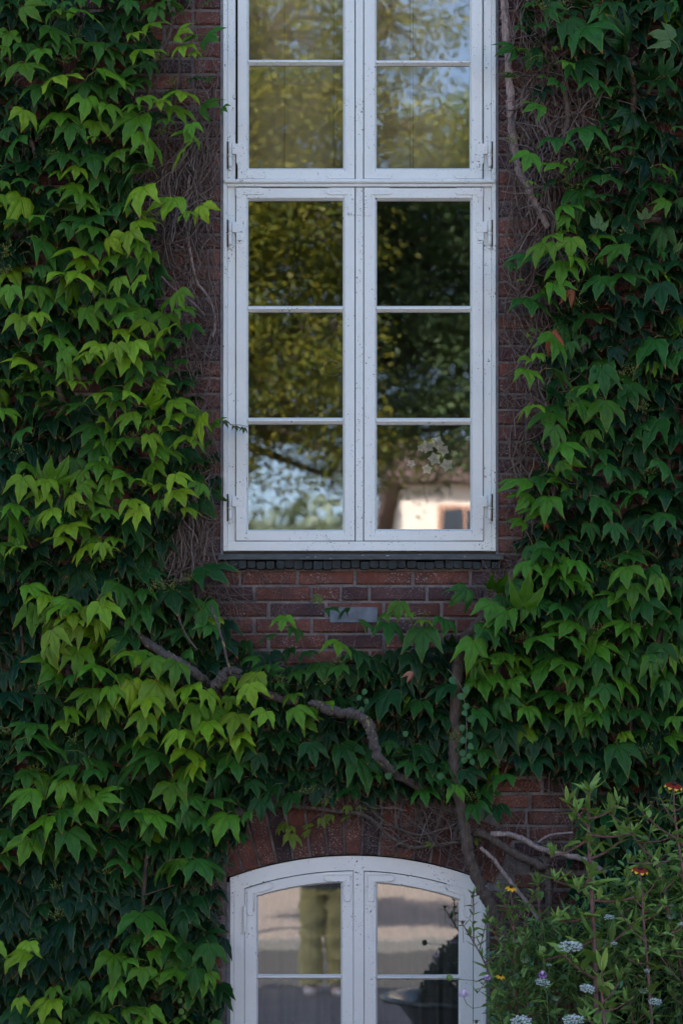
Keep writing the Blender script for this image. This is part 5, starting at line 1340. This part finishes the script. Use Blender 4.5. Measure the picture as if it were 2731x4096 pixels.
for (x, y, s_, d, lab) in ((812, 1310, 150, .68, 'flat white umbel left of the tallest purple stalk, widest in the border'), (1070, 1122, 68, .55, 'small white umbel right of the tallest stalk'), (625, 1560, 95, .5, 'white umbel behind the lilac flower head'),
    (925, 1600, 95, .6, 'round white umbel low beside the tallest stalk'), (480, 1820, 130, .62, 'white umbel at the bottom edge under the lilac head'), (830, 1810, 130, .6, 'ragged white umbel at the bottom edge left of the tallest stalk'),
    (1380, 1690, 80, .55, 'white umbel near the bottom right'), (1100, 1300, 46, .5, 'tiny white umbel behind the tallest stalk'), (1560, 1170, 44, .6, 'white umbel cut by the right edge'), (1325, 1485, 40, .5, 'tiny white umbel in the right of the border'), (665, 1445, 34, .5, 'tiny white umbel above the lilac head')):
    umbel(x, y, s_, d, lab)
for (x, y, s_, lab) in ((440, 1290, 62, 'closed green umbel left of the wide white one'), (497, 1425, 66, 'closed green umbel above the lilac head'), (1480, 1130, 70, 'closed green umbel at the right, higher one'), (1300, 1630, 80, 'closed green umbel low at the right'), (712, 1680, 60, 'closed green umbel at the bottom left of the tallest stalk'),
    (1040, 1290, 40, 'small closed umbel behind the tallest stalk'), (1487, 1050, 40, 'small round green head at the right edge')):
    umbel(x, y, s_, .52, lab, True)
lil = simple('lilac_petal', (.78, .50, .88), .6, 90, .15)
def scabious(x, y, sz, path, label):
    p = at(*tgt(x, y), .84); root = thing('scabious', label, 'flower', p, None); r = sz / 1.684 * S * .5
    for k in range(60):
        a = k * 2.4; q = .15 + .85 * math.sqrt(k / 60); u = Vector((math.cos(a), -.5 + math.sin(a) * .6, .85 - q * .75 + math.sin(a) * .3)).normalized(); t = u.cross(Vector((0, 0, 1))).normalized()
        if t.length < .1: t = Vector((1, 0, 0))
        L = r * GR.uniform(.75, 1.05); mb = MB() if k == 0 else mb
        mb.add([u * r * .2, u * L * .7 + t * r * .10, u * L + Vector((0, 0, -.001)), u * L * .7 - t * r * .10], [[0, 1, 2, 3]])
    mb.build('petals', lil, root); st = MB(); st.tube([at(*tgt(a, b), .84) - p for a, b in path], .0013, 5); st.build('stem', greenstem, root)
scabious(248, 1540, 66, [(248, 1550), (240, 1600), (260, 1800), (330, 2000)], 'lilac flower head in front of the white frame, higher of the left pair')
scabious(88, 1655, 84, [(90, 1665), (110, 1710), (150, 1740), (240, 1725), (330, 1760)], 'lilac flower head hanging over the frame at far left')
scabious(618, 1525, 82, [(618, 1540), (650, 1650), (660, 1846), (670, 2000)], 'lilac flower head in the middle of the border by a white umbel')
def seedhead(x, y, sz, path, label):
    p = at(*tgt(x, y), .84); root = thing('seed_head', label, 'flower', p, None); mb = MB(); mb.ball((0, 0, 0), sz / 1.684 * S * .5, 10, 7, jit=.12); mb.build('head', simple('green_head', (.16, .24, .07), .8, 200, .3), root)
    st = MB(); st.tube([at(*tgt(a, b), .84) - p for a, b in path], .0013, 5); st.build('stem', greenstem, root)
seedhead(-5, 1535, 40, [(-5, 1535), (60, 1545), (150, 1552), (260, 1570), (400, 1640)], 'round green seed head on a long stalk in front of the glazing bar')
seedhead(622, 1342, 40, [(622, 1342), (630, 1450), (640, 1600)], 'round green seed head below the vine branches')
for (x, y, lab) in ((82, 1160, 'dried brown flower head in front of the white frame above the lilac heads'), (155, 962, 'dried brown flower head by the top corner plate of the arched window'), (345, 912, 'dried brown head just left of the yellow and red flower'), (598, 902, 'dried brown head above the bushy centre stem'),
    (685, 1108, 'dried brown head left of the tallest stalk at mid height'), (1240, 365, 'dried brown head high up between the two tallest stems'), (1190, 1080, 'dried brown head right of the small white umbel'), (1350, 355, 'dried brown head beside the topmost red flower'), (176, 1830, 'dried brown head at the bottom edge before the white frame')):
    p = at(*tgt(x, y), .51); root = thing('seed_head', lab, 'flower', p, 'dried flower heads in the border'); mb = MB(); mb.ball((0, 0, 0), 7 * S, 7, 4, jit=.2)
    for k in range(8): a = k * .8; mb.tube([(0, 0, 0), (math.cos(a) * .016, math.sin(a) * .012, .006)], .0008, 3)
    mb.build('head', simple('brown_head', (.10, .07, .04), .9, 90, .4), root)
    st = MB(); st.tube([(0, 0, 0), (.004, 0, -.08)], .001, 4); st.build('stem', stemmat, root)
# low filler growth, more than one could count
FL = []
tmp_small = []
for m_ in (lance_mesh(.18, .3, .05), lance_mesh(.22, .8, .1), lance_mesh(.10, -.1, .0)):
    V_ = np.array(m_.v); tmp_small.append((V_, m_.f, np.c_[V_[:, 1] / 2 + .5, 1 - V_[:, 0] / 2 * .9], np.zeros(len(V_)), [0] * len(m_.f)))
for _ in range(7600):
    px = GR.uniform(1960, 3450); top = interp([(1960, 3850), (2100, 3720), (2250, 3700), (2330, 3620), (2480, 3480), (2731, 3380), (2900, 3350)], px); py = top + abs(GR.gauss(0, 1)) * 330 + GR.uniform(-60, 100)
    if py > 4600: continue
    d = GR.uniform(.15, .5) + .15 * min(1, max(0, (py - 3700) / 500)); p = at(px, py, d)
    a = GR.uniform(0, 6.3); dv = branch_dir(a, GR.uniform(-.5, 1.2)); L = GR.uniform(.024, .068)
    tone = 'mid' if GR.random() < .6 else 'lo'; c = weed_col(tone, GR)[:3]
    if GR.random() < .25: c = (c[0] * .6, c[1] * .75, c[2] * 1.4)
    FL.append((GR.randrange(3), Matrix.Translation(p) @ orient(dv, GR.uniform(-1, 1)) @ Matrix.Diagonal((L, L, L, 1)), c))
def top_mass(lst, name, label):
    e = bpy.data.objects.new('tmp', None)
    o = build_mass(lst, name, e, [M['weed_s']], tmp_small); o.parent = None; bpy.data.objects.remove(e); tag(o, label, 'undergrowth'); return o
top_mass(FL, 'undergrowth', 'dense low green growth filling the border under the flowers')
mb = MB()
for _ in range(420):
    px = GR.uniform(1990, 2880); py = GR.uniform(3850, 4500); d = GR.uniform(.2, .6); L = GR.uniform(60, 330); lean = GR.uniform(-90, 90)
    mb.tube([at(px, py, d), at(px + lean * .4, py - L * .6, d), at(px + lean, py - L, d)], [1.3 * S, 1.0 * S, .7 * S], 3, caps=False)
tag(mb.build('grass_stalks', greenstem), 'thin stalks and fine stems rising through the border growth', 'stalks', kind='stuff')

# ------------------------------------------------------------------ across the street: trees, houses, planter, person
TR2 = random.Random(41)
def tree_leafmat(name, col, tr):
    m = NT(name); a = m.n('ShaderNodeAttribute', attribute_name='col')
    sh = m.bsdf(a.outputs['Color'], .5, None, .4); t = m.n('ShaderNodeBsdfTranslucent'); m.put(t.inputs[0], m.mix(1.0, a.outputs['Color'], (1.7, 1.5, .5), 'MULTIPLY'))
    mx = m.n('ShaderNodeMixShader'); mx.inputs[0].default_value = tr; m.t.links.new(sh, mx.inputs[1]); m.t.links.new(t.outputs[0], mx.inputs[2]); return m.done(mx.outputs[0])
tl1 = tree_leafmat('sunlit_tree_leaf', None, .45); tl2 = tree_leafmat('shade_tree_leaf', None, .2)
def street_tree(name, label, x, y, trunk_h, blobs, nleaf, mat, cols, lsize, trunk_r=.16, seed=1):
    """blobs: (dx, dy, z, rx, ry, rz) volumes of foliage carried by limbs"""
    r = random.Random(seed); nr = np.random.RandomState(seed); root = thing(name, label, 'tree', (x, y, 0))
    mb = MB(); tp = [Vector((0, 0, -.1)), Vector((.05, 0, trunk_h * .4)), Vector((-.05, .05, trunk_h)), Vector((.1, .1, trunk_h * 2.3))]
    mb.tube([Vector(v) for v in spline([tuple(v) for v in tp], 5)], [trunk_r * (1 - .035 * i) for i in range(16)], 10, rough=.08)
    mb.build('trunk', M['bark'], root)
    mb = MB(); Vs = []; Fs = []; Cs = []; tot = sum(b[3] * b[4] * b[5] for b in blobs); b0 = 0
    for (dx, dy, z, rx, ry, rz) in blobs:
        c = Vector((dx, dy, z)); s_ = Vector((0, 0, min(trunk_h * r.uniform(1.4, 2.2), z + .2))); mid = s_.lerp(c, .5) + Vector((r.uniform(-.3, .3), r.uniform(-.3, .3), .3))
        q = [Vector(v) for v in spline([tuple(s_), tuple(mid), tuple(c)], 5)]; mb.tube(q, [trunk_r * .45 * (1 - .7 * i / len(q)) for i in range(len(q))], 6)
        n = int(nleaf * (rx * ry * rz) / tot); ntw = max(8, n // 26)
        tw = []
        for k in range(ntw):
            v = nr.normal(size=3); v /= np.linalg.norm(v); v *= nr.uniform(.45, 1.0) ** .6; p = np.array(c) + v * np.array((rx, ry, rz)); tw.append((p, v))
            if k % 3 == 0:
                e = Vector(p); ms = c.lerp(e, .5) + Vector((0, 0, .1)); mb.tube([c, ms, e], [.018, .012, .004], 3, caps=False)
        for k in range(n):
            p, v = tw[nr.randint(ntw)]; q = p + nr.normal(size=3) * (.16, .16, .09) + np.array((v[0], v[1], -.25)) * nr.uniform(0, .35)
            d = Vector((v[0] + nr.normal() * .7, v[1] + nr.normal() * .7, -.45 + nr.normal() * .4)).normalized(); L = lsize * nr.uniform(.7, 1.3)
            nn = Vector((nr.normal(), nr.normal(), 1.0 + nr.normal() * .5)); sd = d.cross(nn).normalized() * L * .22
            P = Vector(q); Vs += [tuple(P), tuple(P + d * L * .5 + sd), tuple(P + d * L), tuple(P + d * L * .5 - sd)]; Fs.append((b0, b0 + 1, b0 + 2, b0 + 3)); b0 += 4
            cc = np.array(cols[nr.randint(len(cols))]) * nr.uniform(.8, 1.2); Cs += [cc] * 4
    mb.build('limbs', M['bark'], root)
    me = mesh_np('crown', Vs, Fs, mat, col=np.array(Cs), smooth=False); o = bpy.data.objects.new('crown', me); link(o, root); tag(o, kind='stuff')
ya = 12.5
def B(px, py, y, rx, ry, rz, x0, y0):
    p = refl(px, py, y); return (p.x - x0, p.y - y0, p.z, rx, ry, rz)
tx, ty = refl(420, 2000, 13).x, -13.0
street_tree('street_tree', 'broad sunlit tree across the street, mirrored in the left panes', tx, ty, 3.2,
    [B(1010, 1880, 12.6, .38, .5, .34, tx, ty), B(1310, 1800, 12.2, .40, .5, .34, tx, ty), B(1160, 1660, 12.4, .8, .8, .34, tx, ty), B(960, 1960, 12.8, .3, .5, .25, tx, ty), B(1330, 1900, 13.2, .34, .5, .22, tx, ty), B(1560, 1850, 13.4, .45, .5, .25, tx, ty), B(1000, 1500, 12.6, 1.0, 1.0, .7, tx, ty), B(1180, 1350, 12.4, .75, .9, .55, tx, ty), B(1000, 1100, 12.8, .9, 1.0, .75, tx, ty),
     B(1200, 900, 12.5, .75, .9, .6, tx, ty), B(1000, 600, 12.8, 1.1, 1.0, .9, tx, ty), B(1230, 420, 12.4, .7, .9, .6, tx, ty), B(1050, 150, 12.8, 1.2, 1.0, .9, tx, ty), B(1600, 520, 12.6, .9, .9, .45, tx, ty), B(1560, 80, 12.6, .7, .8, .6, tx, ty), B(700, 900, 13, 1.4, 1.4, 1.6, tx, ty), B(500, 300, 13, 1.5, 1.4, 1.5, tx, ty), B(760, 1500, 13, 1.2, 1.3, .9, tx, ty), B(350, 1200, 13.4, 1.3, 1.4, 1.2, tx, ty)],
    150000, tl1, ((.18, .20, .035), (.29, .28, .045), (.09, .13, .025), (.05, .08, .02)), .066, .2, 5)
tx2, ty2 = refl(2750, 2000, 15).x, -15.0
street_tree('street_tree', 'dark dense tree across the street, mirrored in the right panes', tx2, ty2, 3.6,
    [B(1560, 1750, 14.6, 1.0, .9, .6, tx2, ty2), B(1800, 1680, 14.6, 1.0, .9, .45, tx2, ty2), B(1550, 1450, 14.6, 1.1, 1.1, .8, tx2, ty2), B(1850, 1400, 14.8, 1.1, 1.1, .8, tx2, ty2), B(1600, 1100, 14.8, 1.2, 1.1, .9, tx2, ty2),
     B(1900, 1000, 14.8, 1.2, 1.1, .9, tx2, ty2), B(1700, 780, 14.8, 1.3, 1.1, .7, tx2, ty2), B(2250, 1300, 15, 1.6, 1.4, 1.5, tx2, ty2), B(2300, 700, 15, 1.6, 1.4, 1.4, tx2, ty2), B(1450, 1700, 14.2, .6, .8, .4, tx2, ty2), B(1560, 950, 14.2, .8, .8, .7, tx2, ty2), B(1480, 1250, 14.4, .7, .8, .7, tx2, ty2), B(1500, 820, 14.2, .6, .8, .4, tx2, ty2), B(1980, 560, 15, 1.0, 1.0, .6, tx2, ty2)],
    120000, tl2, ((.10, .17, .07), (.13, .20, .08), (.07, .13, .055)), .07, .2, 6)

def house_far(label, px0, px1, ytop, y, wallc, roofc, rows, cols, roofh=1.6, roofr=None):
    a, b = refl(px0, ytop, y), refl(px1, ytop, y); h = a.z; x0, x1 = a.x, b.x
    root = thing('town_house', label, 'building', ((x0 + x1) / 2, -y, 0)); L = root.location
    MB().box(x0 - L.x, x1 - L.x, -8, 0, -.1, h).build('wall', simple('render_' + str(int(px0)), wallc, .85, 2, .12), root)
    mb = MB(); mb.add([(x0 - L.x - .3, .35, h + .002), (x1 - L.x + .3, .35, h + .002), (x1 - L.x + .3, -4, h + roofh), (x0 - L.x - .3, -4, h + roofh), (x1 - L.x + .3, -8.3, h + .002), (x0 - L.x - .3, -8.3, h + .002)],
        [[1, 0, 3, 2], [2, 3, 5, 4], [0, 5, 3], [1, 2, 4], [0, 1, 4, 5]]); mb.build('roof', simple('roof_' + str(int(px0)), roofc, .85, 6, .3), root)
    W = (x1 - x0)
    wm = MB(); wm.box(-.5, .5, 0, .04, -.75, .75, 0); wme = wm.mesh('window', simple('far_frame', (.46, .26, .18), .5))
    pm = MB(); pm.box(-.42, -.03, .04, .05, -.67, .67); pm.box(.03, .42, .04, .05, -.67, .67); pme = pm.mesh('pane', simple('far_glass', (.05, .06, .08), .08, spec=.8))
    for i in range(cols):
        for j in range(rows):
            o = bpy.data.objects.new('window', wme); link(o, root); o.location = (x0 - L.x + W * (i + .5) / cols, .0, h * (j + .55) / rows); q = bpy.data.objects.new('pane', pme); link(q, o)
house_far('pale cream rendered house across the street, mirrored in the bottom right pane', 1606, 2600, 1930, 30.5, (.82, .72, .64), (.16, .10, .09), 3, 2)
house_far('brick red house across the street beside the cream one', 2610, 4300, 1860, 30.5, (.42, .20, .14), (.28, .10, .06), 3, 4)
house_far('long white house far down the street to the right', 4500, 6900, 1900, 32, (.66, .64, .60), (.25, .10, .07), 3, 6)
house_far('low pale house beyond the square to the left', -1900, 400, 2300, 36, (.55, .50, .44), (.24, .10, .07), 2, 6)
# far trees beyond the open end of the square, haze painted into their crowns
FT = random.Random(8)
for i, px in enumerate(range(560, 1640, 120)):
    p = refl(px, 2125, 85 + 4 * (i % 3)); h = p.z * FT.uniform(.85, 1.12)
    lab = 'far tree painted pale for haze beyond the square, %s from the left of its row' % ('first','second','third','fourth','fifth','sixth','seventh','eighth','ninth')[i]
    root = thing('far_tree', lab, 'tree', (p.x, p.y, -.1), 'far trees beyond the square'); mb = MB(); mb.tube([(0, 0, 0), (0, 0, h * .5)], .35, 8); mb.build('trunk', M['bark'], root)
    mb = MB(); mb.tube([(0, 0, 0), (0, 0, .01)], .01, 3)
    Vs = []; Fs = []; Cs = []; nr = np.random.RandomState(i)
    for k in range(2600):
        v = nr.normal(size=3); v /= np.linalg.norm(v); v *= nr.uniform(.6, 1); c = Vector((v[0] * 5 + math.sin(v[2] * 6 + i) * .5, v[1] * 4, h * .62 + v[2] * h * .38)); s_ = .35
        d = Vector(nr.normal(size=3)).normalized() * s_; e = d.cross(Vector(nr.normal(size=3))).normalized() * s_; b = len(Vs); Vs += [tuple(c - d), tuple(c + e), tuple(c + d), tuple(c - e)]; Fs.append((b, b + 1, b + 2, b + 3))
        Cs += [np.array((.20, .25, .19)) * nr.uniform(.8, 1.2)] * 4  # distance haze is put into the leaf colour
    me = mesh_np('crown', Vs, Fs, tl2, col=np.array(Cs), smooth=False); o = bpy.data.objects.new('crown', me); link(o, root); tag(o, kind='stuff')
# planter bowl with a clipped dark shrub, mirrored in the lower right panes
pc = refl(1965, 4000, 2.6); pl = thing('planter', 'wide dark green round planter bowl with a clipped shrub, mirrored low at the right', 'planter', (pc.x, -2.6, 0)); pl.scale = (1.3, 1.3, 1.33)
prof = [(.16, 0), (.20, .02), (.26, .16), (.34, .33), (.40, .40), (.47, .415), (.475, .43), (.46, .438), (.38, .42), (.36, .38)]
mb = MB(); n = 40; vs = [(r_ * math.cos(2 * math.pi * k / n), r_ * math.sin(2 * math.pi * k / n), z) for r_, z in prof for k in range(n)]
mb.add(vs, [[i * n + k, i * n + (k + 1) % n, (i + 1) * n + (k + 1) % n, (i + 1) * n + k] for i in range(len(prof) - 1) for k in range(n)], 0, True); mb.add([(.36 * math.cos(2 * math.pi * k / n), .36 * math.sin(2 * math.pi * k / n), .39) for k in range(n)], [list(range(n))], 1)
mb.build('bowl', [simple('green_glaze', (.012, .035, .028), .3, 10, .2, .6), simple('potting_soil', (.03, .022, .018), .95)], pl)
Vs = []; Fs = []; Cs = []; nr = np.random.RandomState(77)
for k in range(5000):
    v = nr.normal(size=3); v /= np.linalg.norm(v); v[2] = abs(v[2]); v *= nr.uniform(.8, 1.02); c = Vector((v[0] * .30, v[1] * .30, .41 + v[2] * .30)); d = Vector(nr.normal(size=3)).normalized() * .012; e = d.cross(Vector(nr.normal(size=3))).normalized() * .008
    b = len(Vs); Vs += [tuple(c - d), tuple(c + e), tuple(c + d), tuple(c - e)]; Fs.append((b, b + 1, b + 2, b + 3)); Cs += [np.array((.02, .055, .025)) * nr.uniform(.7, 1.3)] * 4
me = mesh_np('shrub', Vs, Fs, tl2, col=np.array(Cs), smooth=False); o = bpy.data.objects.new('shrub', me); link(o, pl); tag(o, kind='stuff')

# the person standing behind the camera, seen mirrored in the lower panes
pr = thing('person', 'person in loose yellow trousers and white trainers photographing the house', 'person', (CX + .02, -D - .42, 0))
def skin(name, joints, edges, mat, sub=2, rootv=0):
    me = bpy.data.meshes.new(name); me.from_pydata([j[:3] for j in joints], edges, []); o = bpy.data.objects.new(name, me); link(o, pr)
    sk = o.modifiers.new('skin', 'SKIN'); sk.use_smooth_shade = True
    for i, j in enumerate(joints): v = me.skin_vertices[0].data[i]; v.radius = (j[3], j[4] if len(j) > 4 else j[3]); v.use_root = (i == rootv)
    sb = o.modifiers.new('sub', 'SUBSURF'); sb.levels = sb.render_levels = sub; me.materials.append(mat); return o
skinm = simple('skin', (.55, .33, .25), .5, 30, .06)
J = [(0, 0, .95, .15, .11), (0, 0, 1.12, .13, .10), (0, 0, 1.30, .155, .11), (0, 0, 1.42, .12, .09), (0, .01, 1.49, .055, .055), (0, .02, 1.56, .07, .085), (0, .02, 1.65, .078, .095), (0, .01, 1.72, .05, .06),
     (.10, 0, .86, .09, .09), (.11, .02, .50, .058, .06), (.11, -.01, .12, .04, .045), (.12, .0, .05, .045, .05), (.13, .14, .03, .04, .03),
     (-.10, 0, .86, .09, .09), (-.11, .02, .50, .058, .06), (-.11, -.01, .12, .04, .045), (-.12, .0, .05, .045, .05), (-.13, .14, .03, .04, .03),
     (.17, 0, 1.40, .055), (.26, .08, 1.18, .044), (.12, .30, 1.42, .034), (.07, .33, 1.49, .03, .02), (-.17, 0, 1.40, .055), (-.26, .08, 1.18, .044), (-.12, .30, 1.42, .034), (-.07, .33, 1.49, .03, .02)]
E_ = [(0, 1), (1, 2), (2, 3), (3, 4), (4, 5), (5, 6), (6, 7), (0, 8), (8, 9), (9, 10), (10, 11), (11, 12), (0, 13), (13, 14), (14, 15), (15, 16), (16, 17), (3, 18), (18, 19), (19, 20), (20, 21), (3, 22), (22, 23), (23, 24), (24, 25)]
skin('body', J, E_, skinm)
for s_ in (1, -1):
    for k in range(4):
        x = s_ * (.055 - .002 * k); z = 1.515 - .018 * k
        skin('finger', [(s_ * .07, .335, z, .010), (s_ * .062, .375, z + .004, .009), (s_ * .035, .385, z + .004, .008), (s_ * (.018 + .004 * (k % 2)), .380, z + .003, .007)], [(0, 1), (1, 2), (2, 3)], skinm, 1)
    skin('thumb', [(s_ * .07, .32, 1.47, .011), (s_ * .055, .315, 1.45, .010), (s_ * .03, .33, 1.445, .009)], [(0, 1), (1, 2)], skinm, 1)
def loft(name, rings, mat, n=28, wr=.0, close=False, seed=0):
    r = random.Random(seed); mb = MB(); vs = []; ph = [r.uniform(0, 6) for _ in range(6)]
    for i, (x, y, z, rx, ry) in enumerate(rings):
        for k in range(n):
            a = 2 * math.pi * k / n; f = 1 + wr * (math.sin(5 * a + ph[0] + i * .9) * .5 + math.sin(3 * a + ph[1] - i * 1.3) * .6 + math.sin(9 * a + i) * .3)
            vs.append((x + rx * f * math.cos(a), y + ry * f * math.sin(a), z))
    m = len(rings); fs = [[i * n + k, i * n + (k + 1) % n, (i + 1) * n + (k + 1) % n, (i + 1) * n + k] for i in range(m - 1) for k in range(n)]
    if close: fs += [list(range(n))[::-1], [(m - 1) * n + k for k in range(n)]]
    mb.add(vs, fs, 0, True); return mb.build(name, mat, pr)
yt = simple('yellow_twill', (.60, .53, .22), .85, 14, .12, .2, .01)
def leg_rings(s_):
    o_ = []
    for i in range(22):
        t = i / 21; z = .90 - .80 * t; rx = .115 - .018 * t + .006 * math.sin(i * 2.1); ry = .12 - .02 * t + .006 * math.cos(i * 1.7)
        o_.append((s_ * (.10 + .02 * t), .01 + .008 * math.sin(i * 1.3), z, rx, ry))
    return o_
for s_ in (1, -1): loft('trouser_leg', leg_rings(s_), yt, 28, .05, seed=s_ + 5)
loft('trouser_seat', [(0, 0, .84, .205, .135), (0, 0, .92, .20, .14), (0, 0, 1.0, .175, .125), (0, 0, 1.05, .16, .118)], yt, 28, .01)
loft('jacket', [(0, 0, .90, .215, .155), (0, 0, 1.05, .20, .15), (0, 0, 1.25, .205, .15), (0, 0, 1.38, .20, .14), (0, 0, 1.45, .12, .10), (0, 0, 1.49, .07, .07)], simple('grey_jacket', (.10, .11, .13), .8), 28, .015)
jm = simple('grey_sleeve', (.10, .11, .13), .8)
for s_ in (1, -1):
    skin('sleeve', [(s_ * .15, 0, 1.40, .078), (s_ * .26, .08, 1.18, .066), (s_ * .125, .29, 1.41, .05)], [(0, 1), (1, 2)], jm, 1)
    mb = MB(); vs = []
    pr_ = [(0, .05, .055), (.02, .075, .062), (.06, .05, .06), (.10, .01, .045)]
    for (z, fwd, hw) in ((-.0, .165, .052), (.03, .17, .054), (.055, .13, .048), (.085, .06, .040), (.11, .03, .036)):
        for k in range(14):
            a = 2 * math.pi * k / 14; yy = math.sin(a); vs.append((s_ * .125 + hw * math.cos(a), (fwd * yy if yy > 0 else .075 * yy) + .01, z))
    mb.add(vs, [[i * 14 + k, i * 14 + (k + 1) % 14, (i + 1) * 14 + (k + 1) % 14, (i + 1) * 14 + k] for i in range(4) for k in range(14)] + [[4 * 14 + k for k in range(14)], list(range(14))[::-1]], 0, True)
    mb.box(s_ * .125 - .045, s_ * .125 + .045, -.02, .12, .035, .06, 1, .01)
    mb.build('shoe', [simple('white_canvas', (.74, .70, .68), .7), simple('coral_canvas', (.75, .22, .16), .7)], pr)
mb = MB(); mb.ball((0, .0, 1.665), .102, 16, 10, scl=(.92, 1.02, 1.05)); mb.build('hair', simple('brown_hair', (.06, .035, .02), .6, 90, .4), pr, (0, -.018, .012))
for s_ in (1, -1):
    mb = MB(); mb.ball((s_ * .031, .098, 1.632), .012, 8, 6); mb.build('eye', simple('eye_white', (.7, .7, .7), .2), pr)
    mb = MB(); mb.ball((s_ * .082, .01, 1.62), .022, 8, 6, scl=(.4, .8, 1.3)); mb.build('ear', skinm, pr)
mb = MB(); mb.ball((0, .118, 1.605), .014, 8, 6, scl=(.8, 1.1, 1.5)); mb.build('nose', skinm, pr)
mb = MB(); mb.ball((0, .10, 1.568), .022, 8, 6, scl=(1, .35, .3)); mb.build('mouth', simple('lips', (.45, .18, .16), .5), pr)
cm = thing('hand_camera', 'black camera held up in both hands by the person', 'camera', (CX + .02, -D - .07, 1.50))
MB().box(-.065, .065, -.035, .0, -.045, .045, bev=.008).build('body', simple('black_plastic', (.02, .02, .02), .5), cm)
mb = MB(); mb.tube([(0, 0, -.005), (0, .045, -.005)], .034, 20); mb.build('lens', simple('lens_barrel', (.015, .015, .015), .35), cm)
